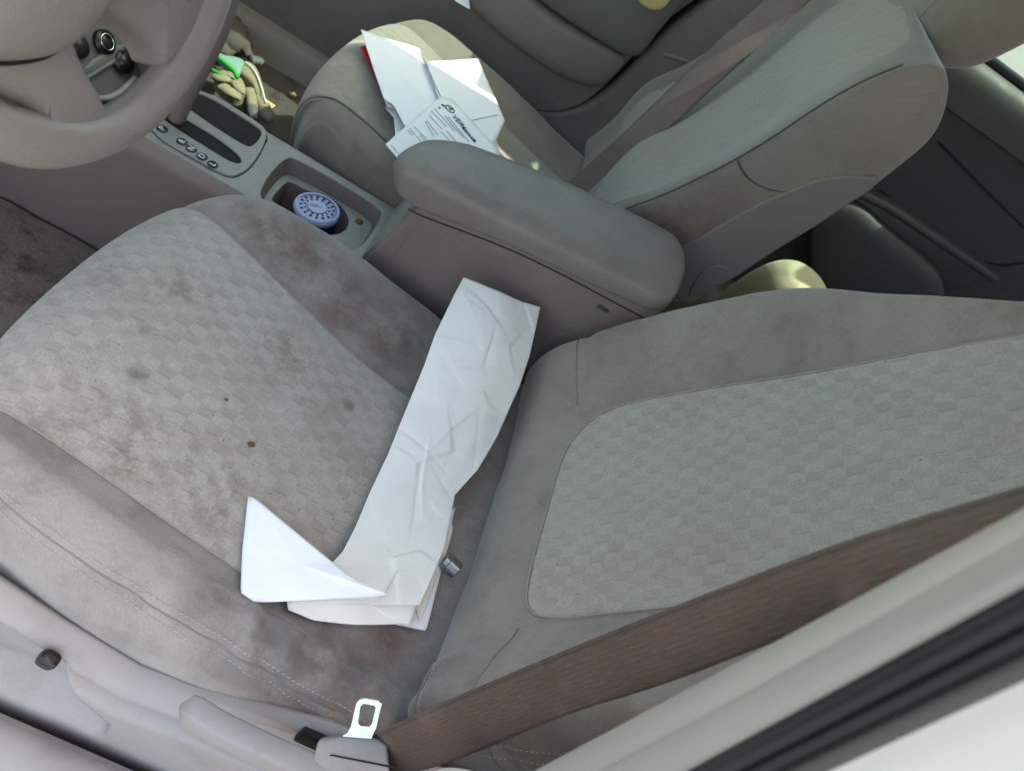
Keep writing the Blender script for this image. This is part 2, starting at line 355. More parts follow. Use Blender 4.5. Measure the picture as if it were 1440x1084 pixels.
def prism(name,poly,ext,mat,parent=None,bevel=.003,holes=(),label=None,smoothn=0,sharp=40):
    "flat outline (3D points) with holes pushed along ext"
    bm=bmesh.new(); E=[]
    loops=[poly]+list(holes); ext=Vector(ext); allv=[]
    for lp in loops:
        vs=[bm.verts.new(Vector(p)) for p in lp]; allv.append(vs)
        for i in range(len(vs)): E.append(bm.edges.new((vs[i],vs[(i+1)%len(vs)])))
    r=bmesh.ops.triangle_fill(bm,edges=E,use_beauty=True,use_dissolve=False)
    g=bmesh.ops.extrude_face_region(bm,geom=[f for f in bm.faces]); bmesh.ops.translate(bm,verts=[e for e in g['geom'] if isinstance(e,bmesh.types.BMVert)],vec=ext)
    bmesh.ops.recalc_face_normals(bm,faces=bm.faces)
    V=[v.co.copy() for v in bm.verts]; bm.verts.index_update(); F=[[v.index for v in f.verts] for f in bm.faces]; bm.free()
    return mesh(name,V,F,mat,parent,smooth=True,sharp=sharp,bevel=bevel,label=label)
def puff(name,poly,origin,e1,e2,n,mat,parent,height,thick,rings=14,power=.5,nb=140,smooth=2,label=None,tilt=(0,0),cap=True,cen=None):
    "domed plate: outline in a local plane, raised towards its middle"
    e1,e2,n,origin=Vector(e1),Vector(e2),Vector(n),Vector(origin); pts=chaikin([Vector((a,b,0)) for a,b in poly],smooth) if smooth else [Vector((a,b,0)) for a,b in poly]
    B=resample([tuple(p)[:2] for p in pts],nb); c=np.array(cen) if cen else B.mean(0); V=[];F=[]
    def pos(q,h): return origin+e1*float(q[0])+e2*float(q[1])+n*(h+tilt[0]*float(q[0])+tilt[1]*float(q[1]))
    V.append(pos(c,height))
    rs=[1-(1-k/rings)**2 for k in range(1,rings+1)]
    for r in rs:
        for b in B: V.append(pos(c+(b-c)*r,height*(1-r**4)**.5 if r<1 else 0))
    for b in B: V.append(pos(b,-thick))
    for k in range(nb): F.append((0,1+k,1+(k+1)%nb))
    for i in range(rings):
        a=1+i*nb;b=a+nb
        for k in range(nb): F.append((a+k,b+k,b+(k+1)%nb,a+(k+1)%nb))
    if cap: F.append(tuple(1+rings*nb+k for k in range(nb)))
    return mesh(name,V,F,mat,parent,sharp=60,label=label)
def ribbon(name,L,R,mat,parent=None,n=60,m=9,thick=.0012,cup=0.0,label=None,smooth=2,wav=0):
    L=np.array([tuple(p) for p in chaikin(L,smooth,False)]);R=np.array([tuple(p) for p in chaikin(R,smooth,False)])
    L=resample(L,n,False);R=resample(R,n,False); V=[];uv=[];ln=0
    for i in range(n):
        if i: ln+=float(np.linalg.norm((L[i]+R[i]-L[i-1]-R[i-1])/2))
        t=(L[min(i+1,n-1)]-L[max(i-1,0)]); nn=np.cross(t,R[i]-L[i]); nn=nn/(np.linalg.norm(nn)+1e-9)
        for j in range(m):
            f=j/(m-1); V.append(L[i]*(1-f)+R[i]*f+nn*(cup*4*f*(1-f)+wav*math.sin(ln*28+1.3)*math.sin(f*3))); uv.append((ln,f*float(np.linalg.norm(R[i]-L[i]))))
    o=mesh(name,V,grid_faces(n,m),mat,parent,uv=uv,label=label); s=o.modifiers.new('s','SOLIDIFY'); s.thickness=thick; s.offset=0; return o
def stitches(name,P,N,parent,step=.0052,ln=.0034,r=.00042,mat='thread'):
    "a run of dashes along a line, one mesh"
    P=resample(P,max(2,int(np.sum(np.linalg.norm(np.diff(np.array(P),axis=0),axis=1))/step)*4),False); V=[];F=[]
    Ni=resample(N,len(P),False)
    for i in range(0,len(P)-4,4):
        a=Vector(P[i]); b=Vector(P[i+min(3,len(P)-1-i)]); T=(b-a).normalized(); n=Vector(Ni[i]).normalized(); S=T.cross(n); b=a+T*ln; a=a+S*.0003; b=b-S*.0003
        k=len(V)
        for q,l in ((a,.2),((a*.7+b*.3),1.),((a*.3+b*.7),1.),(b,.2)):
            V+=[q+S*r,q+n*r*1.4*l,q-S*r]
        for j in range(3):
            for e in range(2): F.append((k+j*3+e,k+j*3+e+1,k+j*3+3+e+1,k+j*3+3+e))
    return mesh(name,V,F,mat,parent)
def fbm(p,s,o=4,seed=0.):
    return mnoise.fractal(Vector((p[0]*s+seed,p[1]*s+seed*.37,p[2]*s-seed)),1.0,2.0,o)
def vec_noise(P,s,o=3,seed=0.):
    sh=P.shape[:-1]; return np.array([fbm(p,s,o,seed) for p in P.reshape(-1,3)]).reshape(sh)
# ------------------------------------------------------------------ cushions
def cushion_net(y0,dz=0.):
    #      xc    zc    w    (x shift of outer columns)
    R=[(-.440,.130,.86,.040),(-.472,.235,.80,.050),(-.484,.305,.76,.056),(-.476,.350,.76,.060),(-.440,.374,.84,.044),(-.385,.374,.93,.026),(-.300,.360,.985,.01),(-.200,.342,1.,.0),(-.110,.322,1.,.0),(-.030,.306,1.,.0),(.060,.295,1.,.0)]
    rows=[]
    for i,(x,z,w,xo) in enumerate(R):
        wo=1-(1-w)*.6
        f=min(1,max(0,(x+.46)/.25)); k=0 if i<3 else min(1,(i-2)/3)
        y_in=.148-.050*f; y_out=-.175-.018*f   # seams of the centre cloth draw in towards the backrest
        cols=[(.262*w,xo*1.1,min(.16,z-.05)-z),(.268*w,xo*1.0,-.085*k-.02),(.246*w,xo*.72,-.012*k+.004),(y_in if i>2 else y_in*.98,xo*.25,-.004+.0*k),(.045,0,.0),(-.08,0,.0),(y_out,xo*.25,-.004),(-.222*wo,xo*.5,.010*k),(-.257*wo,xo*.75,-.006*k),(-.2705*wo,xo*.9,-.045*k-.01),(-.262*wo,xo*1.,min(.15,z-.05)-z)]
        rows.append([(x+dx,y0+yy,z+dz+hz) for yy,dx,hz in cols])
    return Net(rows)
def make_seat_cushion(parent,net,bol,ins,driver):
    def disp(U,V,P):
        h=np.zeros(U.shape)
        if driver:
            n=vec_noise(P,14,3,1.); n2=vec_noise(P,38,2,4.)
            # creases towards the rear outboard corner of the bolster
            m=np.clip((V-6.1)/.8,0,1)*np.clip((U-5.6)/2.2,0,1)
            cr=np.sin(P[...,0]*95+P[...,1]*60+n*4)*.0035+n2*.005
            h+=m*cr+n*.0012
            # crease beside the seam on the outboard side
            h-=np.exp(-((V-6.0)/.2)**2)*.0018; h-=np.exp(-((V-3.0)/.2)**2)*.0016
            h-=np.exp(-((V-8.0)/.07)**2)*.002
            h*=1-np.clip((V-8.35)/.4,0,1)
        else:
            h+=vec_noise(P,12,2,9.)*.0015; h-=np.exp(-((V-2.0)/.07)**2)*.002; h-=np.exp(-((V-3.0)/.14)**2)*.003; h-=np.exp(-((V-6.0)/.14)**2)*.003
        return h
    c=net_mesh('seat_cushion',net,bol,parent,0,net.nr-1,0,net.nc-1,150,150,-1,disp)
    poly=[(1.0,3),(1.0,6),(8.05,6),(8.45,5.4),(8.7,4.5),(8.75,3)] if driver else [(1.0,3),(1.0,6),(9.6,6),(9.6,3)]
    prof=lambda r:-.0022 if r>.999 else (-.0004 if r>.988 else .0012+.0035*(1-r)**.6)
    net_patch('centre_cloth',net,ins,c,poly,-1,rings=46,nb=320,prof=prof,cen=(5.4,4.5))
    return c
# driver seat
ds=empty('driver_seat',(-.2,-.01,.05),'grey patterned cloth car seat nearest the open door, stained, with white crumpled paper on it','car seat','front car seats')
dn=cushion_net(0.)
dc=make_seat_cushion(ds,dn,'bol_d','insert_d',True)
for dv in (-.15,.15):
    u=np.linspace(2.2,9.2,200); v=np.full(200,8.0+dv*1.25); stitches('stitching',on(dn,u,v,-1,.0007),dn.nrm(u,v,-1),dc)
u=np.linspace(1.8,9.2,200); v=np.full(200,8.0); tube('seam',[tuple(p) for p in on(dn,u,v,-1,.0002)],.0009,'seam',dc,6)
# inboard outline piping of the outer bolster is part of the cloth
def back_net(O,ang,rows,cols,y0=0.):
    d=Vector((math.sin(ang),0,math.cos(ang))); n=Vector((-math.cos(ang),0,math.sin(ang))); O=Vector(O); out=[]
    for r in rows: out.append([tuple(O+d*r[0][k]+n*r[1][k]+Vector((0,r[2][k]+y0,0))) for k in range(len(r[0]))])
    return Net(out)
a34=math.radians(34.1)
T=[-.055,-.022,.004,.045,.10,.17,.26,.36,.46,.56,.66,.74]
rows=[]
for i,t in enumerate(T):
    b=[-.075,-.035,-.004,.008,.006,.004,.002,0,0,0,0,-.01][i]      # how far the front stands out
    k=[0,.25,.5,.8,1,1.1,1.1,1.05,.9,.6,.45,.3][i]                  # bolster strength
    w=[.93,.96,.98,.98,1,1.02,1.035,.985,.80,.64,.58,.55][i]
    yi=[.150,.150,.150,.148,.142,.137,.134,.130,.130,.128,.12,.11][i]
    yo=[-.165,-.165,-.165,-.16,-.152,-.146,-.14,-.135,-.132,-.13,-.12,-.11][i]
    Y=[.246*w,.262*w,.243*w,yi,.05,-.06,yo,-.20*w,-.243*w,-.262*w,-.25*w]
    H=[b-.12,b-.035,b+.036*k,b+.008*k,b-.002,b-.002,b+.008*k,b+.028*k,b+.034*k,b-.035,b-.12]
    rows.append(([t]*11,H,Y))
bn=back_net((.012,0,.315),a34,rows,11)
def bdisp(U,V,P):
    n=vec_noise(P,11,3,21.); h=n*.0018
    lo=np.exp(-((U-4.05)/.10)**2)*((V<3)|(V>6)); h-=lo*.0022
    h-=np.exp(-((V-3.0)/.12)**2)*np.clip(U-3.8,0,1)*.0025; h-=np.exp(-((V-6.0)/.12)**2)*np.clip(U-3.8,0,1)*.0025
    m=np.clip((V-6.3)/1.2,0,1)*np.clip((3.6-U)/1.6,0,1); h+=m*np.sin(P[...,1]*120+n*5)*.002
    h-=np.exp(-((V-8.75)/.06)**2)*.002
    return h
bk=net_mesh('backrest',bn,'bol_b',ds,0,bn.nr-1,0,bn.nc-1,150,150,-1,bdisp)
prof=lambda r:-.0022 if r>.999 else (-.0004 if r>.988 else .0010+.004*(1-r)**.6)
poly=[(3.75,4.2),(3.75,5.0),(3.82,5.5),(4.02,5.82),(4.45,5.97),(5.2,6),(6.5,6),(10.8,6),(10.8,3),(6.5,3),(5.4,3),(4.75,3.04),(4.3,3.18),(3.95,3.5),(3.8,3.8)]
net_patch('centre_cloth',bn,'insert_b',bk,poly,-1,rings=50,nb=340,prof=prof,smooth=1,cen=(7.,4.5))
for v0,v1 in ((.7,2.95),(6.05,9.4)):
    v=np.linspace(v0,v1,80); u=4.05-.35*np.abs((v-4.5)/4.5); P=on(bn,u,v,-1,.0003); tube('seam',[tuple(p) for p in P],.0009,'seam',bk,6)
for du in (-.06,.06):
    v=np.full(160,8.75+du*1.6); u=np.linspace(1.2,9.5,160); stitches('stitching',on(bn,u,v,-1,.0008),bn.nrm(u,v,-1),bk)
v=np.linspace(7.1,9.2,50); u=np.full(50,2.55); stitches('stitching',on(bn,u,v,-1,.001),bn.nrm(u,v,-1),bk)
v=np.linspace(7.0,9.2,50); u=np.full(50,2.35); P=on(bn,u,v,-1,.0003); tube('seam',[tuple(p) for p in P],.0012,'seam',bk,6)
# plastic side shield: a moulded sheet, y as a function of place along and height
def sst(a,b,x): t=np.clip((x-a)/(b-a),0,1); return t*t*(3-2*t)
zt_x=[-.50,-.36,-.30,-.225,-.17,-.115,-.06,-.02,.06]; zt_z=[.300,.298,.272,.250,.262,.292,.318,.325,.33]
nx,nz=220,110; V=[]
for i in range(nx):
    x=-.52+.62*i/(nx-1); zt=float(np.interp(x,zt_x,zt_z))
    for j in range(nz):
        t=j/(nz-1)
        # path: inner lip -> ledge -> rounded edge -> outer face
        if t<.10: s=t/.10; y=-.262-.010*(1-math.cos(s*PI/2)); z=zt-.030+.030*math.sin(s*PI/2)
        elif t<.22: s=(t-.10)/.12; y=-.272-.024*s; z=zt-.002*s-.012*s**3
        elif t<.36: s=(t-.22)/.14; a=s*PI/2; y=-.296-.014*math.sin(a); z=zt-.014-.014*(1-math.cos(a))
        else: s=(t-.36)/.64; y=-.310-.003*s; z=zt-.028-s*(zt-.028-.085)
        xe=-.226-1.0*max(0,z-.200)
        ry=sst(xe+.003,xe-.004,x)*sst(zt-.012,zt-.020,z)*sst(.150,.190,z) if t>.14 else 0
        y+=.027*float(ry)
        if t>.12 and x>-.21:      # pocket round the recliner lever
            lv=float(sst(-.200,-.186,x)); y+=.022*lv*float(sst(.248,.266,z))*float(sst(.12,.3,t))
        V.append((x,y,z))
sh=mesh('side_shield',V,grid_faces(nx,nz),'shield',ds); sh.modifiers.new('s','SOLIDIFY').thickness=.003
kc=A(68,927,y=-.300); boxm('adjuster_knob',kc,(.0165,.014,.0175),'black',ds,.005,rot=Matrix.Rotation(.35,3,'Y'))
# recliner lever: a rounded bar
lp=[(-.178,-.306,.314),(-.14,-.312,.318),(-.09,-.313,.320),(-.03,-.312,.322),(.06,-.308,.325)]
def bar(name,path,w,h,mat,parent,seg=20,n=40,pw=3.2,tap=1.0):
    P=resample(path,n,False); V=[];F=[]
    for i,p in enumerate(P):
        e=min(1,(i/(n-1))/.06); sc=(1-(1-e)**2.4)**.5*.88+.12 if e<1 else 1
        for k in range(seg):
            a=2*PI*k/seg; ca,sa=math.cos(a),math.sin(a); V.append((p[0],p[1]+math.copysign(abs(ca)**(2/pw),ca)*w*sc/2,p[2]+math.copysign(abs(sa)**(2/pw),sa)*h*sc/2*(tap if i>n*.7 else 1)))
    for i in range(n-1):
        for k in range(seg): F.append((i*seg+k,(i+1)*seg+k,(i+1)*seg+(k+1)%seg,i*seg+(k+1)%seg))
    F.append(tuple(range(seg))); F.append(tuple((n-1)*seg+k for k in range(seg))[::-1])
    return mesh(name,V,F,mat,parent)
bar('recliner_lever',lp,.021,.036,'shield',ds,pw=5)
boxm('lever_slot',(-.055,-.287,.312),(.05,.006,.03),'void',ds,.002)
# ------------------------------------------------------------------ passenger seat
ps=empty('passenger_seat',(-.2,.715,.05),'far grey cloth car seat on the passenger side with envelopes spread on its cushion','car seat','front car seats')
pn=cushion_net(.705,-.028)
pc=make_seat_cushion(ps,pn,'bol_p','insert_p',False)
u=np.linspace(2.6,9.2,160); v=np.full(160,2.0); P=pn.ev(u,v)+pn.nrm(u,v,-1)*.0004; tube('seam',[tuple(p) for p in P],.0013,'seamdk',pc,6)
# backrest from its side outline (x,z); front runs up, over the top, down the back
front=[(-.030,.30),(-.012,.36),(.004,.451),(.048,.528),(.094,.629),(.131,.733),(.168,.812),(.205,.842),(.238,.828),(.262,.78),(.258,.702),(.240,.616),(.206,.484),(.187,.410)]
cy=.715
rows=[]
wid=[.97,.98,1,1,1,.98,.95,.95,.98,1,1,1,.98,.97]
for i,(x,z) in enumerate(front):
    w=wid[i]*.252; fr=i<7; dish=[.01,.012,.018,.022,.024,.022,.014,.002,0,0,0,0,0,0][i]   # the middle sits behind the side bolsters
    th=math.radians(25); nx_,nz_=math.cos(th),-math.sin(th)
    C=[]; q=front[13-i]; mx,mz=(x+q[0])/2,(z+q[1])/2
    back=-(0 if i<7 else [.01,.02,.032,.036,.036,.03,.02][i-7])
    for yy,dd,l in ((-w-.0125,0,1.),(-w-.012,0,.55),(-w-.006,0,.12),(-w*.93,0,0),(-w*.62,.8,0),(-w*.25,1,0),(w*.25,1,0),(w*.62,.8,0),(w*.93,-.2,0),(w+.003,0,.10),(w+.008,0,.5),(w+.01,0,1.)):
        px=x+nx_*dish*dd+back*abs(dd); C.append((px+(mx-px)*l,cy+yy,z+(mz-z)*l))
    rows.append(C)
pbn=Net(rows)
pb=net_mesh('backrest',pbn,'bol_pb',ps,0,pbn.nr-1,0,pbn.nc-1,180,150,1,lambda U,V,P:vec_noise(P,10,3,33.)*.0018)
pp_=[(1.0,3.7),(1.0,7.3),(2.6,7.6),(6.2,7.4),(6.6,6.6),(6.6,4.2),(6.3,3.5),(4,3.35),(2.6,3.35)]
net_patch('centre_cloth',pbn,'insert_pb',pb,pp_,1,rings=40,nb=240,prof=lambda r:-.0003 if r>.999 else .0002+.003*(1-r)**.8,smooth=1,cen=(4.,5.5),seam=False)
cov=[(928,365),(1000,324),(1040,300),(1080,280),(1110,268),(1145,254),(1180,247),(1210,247),(1238,251),(1226,268),(1190,291),(1150,318),(1090,354),(1036,390),(1000,408),(975,426),(955,424),(935,400)]
prism('back_cover',[A(px,py,y=cy-.2665) for px,py in cov],(0,.035,0),'bol_pb_plastic',pb,bevel=.004)
fl=[(968,418),(972,404),(984,386),(996,376),(1010,373),(1022,376),(1029,386),(1015,397),(985,412)]
prism('hinge_cap',[A(px,py,y=cy-.2685) for px,py in fl],(0,.02,0),'bol_pb_plastic',pb,bevel=.002)
def px_tube(name,pts,y,r,mat,parent): return tube(name,[tuple(p) for p in chaikin([A(a,b,y=y) for a,b in pts],3,False)],r,mat,parent,6)
px_tube('side_seam',[(852,306),(890,290),(930,276),(985,250),(1040,222),(1095,188),(1150,150),(1210,115),(1270,91)],cy-.2560,.0013,'seamdk',pb)
px_tube('side_seam',[(1036,222),(1040,235),(1052,252),(1075,266),(1103,270)],cy-.2645,.0013,'seamdk',pb)
# headrest
hr=empty('headrest',(.27,.715,.82),'grey cloth headrest on top of the passenger backrest','headrest')
hp=[]; 
for t,wx,wy,cx in ((-.010,.20,.6,.256),(-.002,.62,.82,.256),(.02,.9,.95,.262),(.06,1.04,1.02,.272),(.10,1.02,1.02,.288),(.14,.92,.97,.305),(.18,.7,.85,.318),(.195,.3,.5,.322)):
    hp.append([(cx-.006+math.copysign(abs(math.cos(a))**.7,math.cos(a))*.062*wx,.715+math.copysign(abs(math.sin(a))**.7,math.sin(a))*.135*wy,.822+t) for a in [2*PI*k/16 for k in range(17)]])
hn=Net(hp); ho=net_mesh('padding',hn,'bol_pb',hr,0,7,0,16,60,120,1)
mesh('underside',[tuple(p) for p in hn.ev(np.zeros(64),np.linspace(0,16,65)[:64])],[tuple(range(64))],'bol_pb',hr)
for k in (9.3,): 
    u=np.linspace(.8,6.8,60); v=np.full(60,k); P=hn.ev(u,v)+hn.nrm(u,v,1)*.0005; tube('seam',[tuple(p) for p in P],.0014,'seam',ho,6)
for y in (.66,.77): tube('post',[(.25,y,.76),(.262,y,.84)],.006,'metal2',hr,12)
# ------------------------------------------------------------------ centre console
cc=empty('centre_console',(-.2,.36,.05),'grey plastic centre console with gear lever, cup holder and padded armrest between the seats','console')
# side wall and top shell
def console_section(x,yi,yo,zt): 
    return [(x,yi+.022,.03),(x,yi+.012,.16),(x,yi+.004,.25),(x,yi+.002,zt-.022),(x,yi+.006,zt-.008),(x,yi+.016,zt-.001)]
XS=[-.95,-.80,-.66,-.575,-.50,-.44,-.36,-.30,-.262,-.244]
ZT=[.30,.30,.300,.300,.300,.300,.300,.300,.300,.300]
def strip(name,secs,mat,parent,sub=4,flip=False,label=None):
    n=Net(secs); return net_mesh(name,n,mat,parent,0,n.nr-1,0,n.nc-1,(n.nr-1)*sub+1,(n.nc-1)*sub+1,-1 if flip else 1,label=label)
strip('side_panel',[console_section(x,.272+.004*(x+.575)/.14*0+.0,.43,z) for x,z in zip(XS,ZT)],'console',cc,flip=True)
strip('side_panel',[[(x,.443-.022,.03),(x,.443-.012,.16),(x,.443-.002,.25),(x,.443,z-.02),(x,.443-.006,z-.006),(x,.443-.014,z-.001)] for x,z in zip(XS,ZT)],'console',cc)
px_tube('panel_gap',[(150,204),(170,213),(230,243),(290,275),(330,296)],.2755,.0008,'seam',cc)
zt=.300
def P3(pts,z): return [Vector(at(a,b,z=z)) for a,b in pts]
def rnd(pts,it=2): return chaikin(pts,it)
top_out=[Vector((-.262,.288,zt)),Vector((-.262,.430,zt)),Vector((-.60,.430,zt)),Vector((-.60,.288,zt))]
cup_hole=rnd([Vector((-.424,.303,zt)),Vector((-.432,.40,zt)),Vector((-.415,.414,zt)),Vector((-.285,.416,zt)),Vector((-.272,.40,zt)),Vector((-.272,.302,zt)),Vector((-.300,.296,zt)),Vector((-.40,.296,zt))],2)
plate_hole=rnd([Vector((-.595,.300,zt)),Vector((-.595,.422,zt)),Vector((-.475,.424,zt)),Vector((-.462,.415,zt)),Vector((-.456,.32,zt)),Vector((-.466,.302,zt))],2)
prism('top_panel',top_out,(0,0,-.004),'console_lit',cc,bevel=.0015,holes=[cup_hole,plate_hole])
def ringwall(name,loop,z0,z1,mat,parent,inset=.0,floor=True,steps=4,label=None,floormat=None):
    B=resample([(p.x,p.y) for p in loop],120); c=B.mean(0); V=[];F=[]
    for i in range(steps+1):
        t=i/steps; 
        for b in B: q=b+(c-b)*inset*t; V.append((q[0],q[1],z0+(z1-z0)*t))
    for i in range(steps):
        for k in range(120): F.append((i*120+k,(i+1)*120+k,(i+1)*120+(k+1)%120,i*120+(k+1)%120))
    if floor: F.append(tuple(steps*120+k for k in range(120)))
    return mesh(name,V,F,mat,parent,sharp=50,label=label)
ringwall('tray_recess',cup_hole,zt-.003,zt-.026,'console',cc,.06,floor=False)
# inner tray floor with the round wells
tr=rnd([c+ (Vector((-.35,.356,zt))-c)*.06 for c in cup_hole],0); tr=[Vector((p.x,p.y,zt-.026)) for p in tr]
wc=[Vector((-.338,.362,zt-.026)),Vector((-.398,.352,zt-.026))]
def circ(c,r,n=48,ex=1): return [c+Vector((math.cos(2*PI*k/n)*r*ex,math.sin(2*PI*k/n)*r,0)) for k in range(n)]
well=[]
for k in range(49):
    a=math.radians(128-256*k/48); well.append(Vector((-.350+math.cos(a)*.042,.365+math.sin(a)*.042,zt-.026)))
well+=[Vector((-.385,.336,zt-.026)),Vector((-.408,.334,zt-.026)),Vector((-.414,.340,zt-.026)),Vector((-.414,.386,zt-.026)),Vector((-.408,.393,zt-.026)),Vector((-.385,.394,zt-.026))][::1]
well=rnd(well,1)
prism('tray_floor',tr,(0,0,-.003),'console_lit',cc,bevel=.001,holes=[well])
ringwall('cup_well',well,zt-.027,zt-.075,'console',cc,.05)
scr=A(505,312,z=zt-.0255); tube('screw',[scr+Vector((0,0,-.002)),scr+Vector((0,0,.0008))],[.0062,.0058],'crumb',cc,14)
# shifter plate
zp=.3035
def PP(pts): return P3(pts,zp)
plate=rnd([Vector((-.600,.296,zp)),Vector((-.600,.434,zp)),Vector((-.490,.436,zp)),Vector((-.468,.424,zp)),Vector((-.452,.350,zp)),Vector((-.456,.306,zp)),Vector((-.474,.297,zp))],2)
slot=rnd([Vector((-.592,.332,zp)),Vector((-.592,.356,zp)),Vector((-.52,.358,zp)),Vector((-.476,.350,zp)),Vector((-.465,.340,zp)),Vector((-.467,.330,zp)),Vector((-.485,.326,zp))],2)
binh=rnd([Vector((-.588,.382,zp)),Vector((-.588,.426,zp)),Vector((-.488,.426,zp)),Vector((-.474,.418,zp)),Vector((-.470,.378,zp)),Vector((-.48,.372,zp)),Vector((-.53,.374,zp))],2)
sp=prism('shifter_plate',plate,(0,0,-.004),'console_lit',cc,bevel=.001,holes=[slot,binh])
ringwall('gear_slot',slot,zp-.002,zp-.032,'dark',sp,.15)
ringwall('coin_bin',binh,zp-.002,zp-.055,'console',sp,.12)
boxm('brush_pad',(-.56,.400,zp-.030),(.075,.040,.03),'black',sp,.006)
mesh('plate_gap',[tuple(p-Vector((0,0,.0033))+ (p-Vector((-.53,.36,zp))).normalized()*.0014) for p in plate],[tuple(range(len(plate)))],'void',cc,smooth=False)
def text(name,s,loc,xdir,updir,size,mat,parent,extrude=.0002,align='CENTER'):
    cu=bpy.data.curves.new(name,'FONT'); cu.body=s; cu.size=size; cu.align_x=align; cu.align_y='CENTER'; cu.extrude=extrude
    o=bpy.data.objects.new(name,cu); col.objects.link(o); bpy.context.view_layer.update()
    me=bpy.data.meshes.new_from_object(o.evaluated_get(bpy.context.evaluated_depsgraph_get())); bpy.data.objects.remove(o); bpy.data.curves.remove(cu)
    X=Vector(xdir).normalized(); Z=X.cross(Vector(updir)).normalized(); Y=Z.cross(X)
    V=[Vector(loc)+X*v.co.x+Y*v.co.y+Z*v.co.z for v in me.vertices]; F=[list(p.vertices) for p in me.polygons]; bpy.data.meshes.remove(me)
    return mesh(name,V,F,mat,parent,smooth=False)
for (px,py),ch in zip([(228,182),(256,200),(269,210),(284,221),(299,232)],'PRNDL'):
    c=A(px,py,z=zp+.0002); b=tube('gear_badge',[c,c+Vector((0,0,.0010))],[.0072,.0067],'badge',sp,24)
    text('gear_letter',ch,c+Vector((0,0,.0014)),(0,1,0),(-1,0,0),.0115,'letter',b)
# gear lever
gl=chaikin([A(246,176,y=.352),A(258,140,y=.352),A(285,85,y=.345),A(303,40,y=.34),A(312,0,y=.335),A(316,-50,y=.33)],2,False)
L=len(gl); tube('gear_lever',[tuple(p) for p in gl],[.0125+.014*(i/(L-1))**1.2 for i in range(L)],'console',cc,24,flat=.8)
# box under the armrest
ab=empty('armrest_base',(0,0,0)) if False else None
sec=[]
for x in (-.2,-.12,0,.12,.17):
    zt2=float(np.interp(x,[-.25,-.22,.11],[.30,.432,.476])); lx_=lambda z: (-.267+max(0,z-.30)*.31) if x==-.2 else x
    sec.append([(lx_(.03),.288,.03),(lx_(.2),.286,.20),(lx_(.32),.284,.32),(lx_(zt2+.012),.2835,zt2+.012)])
strip('storage_box_side',sec,'console',cc,flip=True)
sec=[]
for z in (.295,.34,.39,.445): x=-.267+max(0,z-.30)*.31; sec.append([(x+.006,.2835,z),(x+.0012,.2855,z),(x,.290,z),(x,.36,z),(x,.43,z)])
strip('storage_box_front',sec,'console_lit',cc)
boxm('storage_box_body',(-.045,.362,.22),(.30,.146,.43),'console',cc,.006)
px_tube('panel_gap',[(549,366),(570,336),(592,308)],.2832,.0008,'seam',cc)
# armrest lid
hn_=[]; NA=20
XA=[(-.272,.25,.30),(-.266,.55,.62),(-.252,.80,.86),(-.225,.95,.97),(-.19,1,1),(-.10,1,1),(0,1.0,1),(.07,1.0,1),(.092,.95,.97),(.108,.80,.86),(.116,.4,.5)]
for x,sy,sz in XA:
    zc=float(np.interp(x,[-.27,.13],[.458,.500])); slope=0
    ring=[]
    for k in range(NA+1):
        a=2*PI*k/NA; c_,s_=math.cos(a),math.sin(a); yf=float(np.interp(x,[-.272,-.262,-.245,-.20,-.11,0,.085,.10,.116],[.305,.340,.372,.398,.416,.428,.430,.418,.38])); yn=float(np.interp(x,[-.272,-.262,-.25,-.2,.09,.108,.116],[.300,.287,.282,.2795,.2795,.290,.32])); yy=math.copysign(abs(c_)**(.62 if s_>0 else .4),c_)*(yf-yn)/2+(yf+yn)/2-.354; zz=math.copysign(abs(s_)**(.78 if s_>0 else .35),s_)*(.026 if s_>0 else zc-float(np.interp(x,[-.25,-.22,-.10,.054,.109],[.424,.426,.452,.474,.484])))*sz
        ring.append((x-.006+(.012 if s_<0 else 0)*abs(s_)*(1 if x<-.2 else 0),.354+yy,zc+zz-(.004 if c_<0 else 0)))
    hn_.append(ring)
an=Net(hn_)
am=net_mesh('armrest_lid',an,'arm',cc,0,len(XA)-1,0,NA,110,120,1,lambda U,V,P:vec_noise(P,9,2,3.)*.0012)
px_tube('lid_gap',[(574,294),(592,304),(650,325),(720,352),(790,386),(850,418),(905,447)],.2822,.0008,'void',cc)
boxm('lid_catch',A(848,434,y=.281),(.016,.003,.004),'dark',cc,.001)
# ------------------------------------------------------------------ steering wheel
TW=.331; WC=Vector((-.488,-.037,.773)); E1=Vector((0,1,0)); E2=Vector((-math.sin(TW),0,math.cos(TW))); WN=Vector((math.cos(TW),0,math.sin(TW)))
sw=empty('steering_wheel',WC,'mauve grey vinyl four spoke steering wheel at the upper left','steering wheel')
V=[];F=[];n1,n2=200,24
for i in range(n1):
    a=2*PI*i/n1; rd=E1*math.cos(a)+E2*math.sin(a)
    # thumb swell where spokes join
    sw_=1+.16*sum(math.exp(-((math.atan2(math.sin(a-b),math.cos(a-b)))/.22)**2) for b in (math.radians(-50),math.radians(-122),math.radians(15),math.radians(165)))
    for k in range(n2):
        b=2*PI*k/n2; V.append(WC+rd*(.1855+.0158*sw_*math.cos(b)*1.0)+WN*(.0158*math.sin(b)))
for i in range(n1):
    for k in range(n2): F.append((i*n2+k,((i+1)%n1)*n2+k,((i+1)%n1)*n2+(k+1)%n2,i*n2+(k+1)%n2))
mesh('rim',V,F,'wheel',sw)
S1=[(-.160,-.02),(-.150,-.085),(-.118,-.118),(-.084,-.146),(-.090,-.170),(-.028,-.186),(-.026,-.168),(-.040,-.135),(-.046,-.108),(-.048,-.06),(-.05,-.01)]
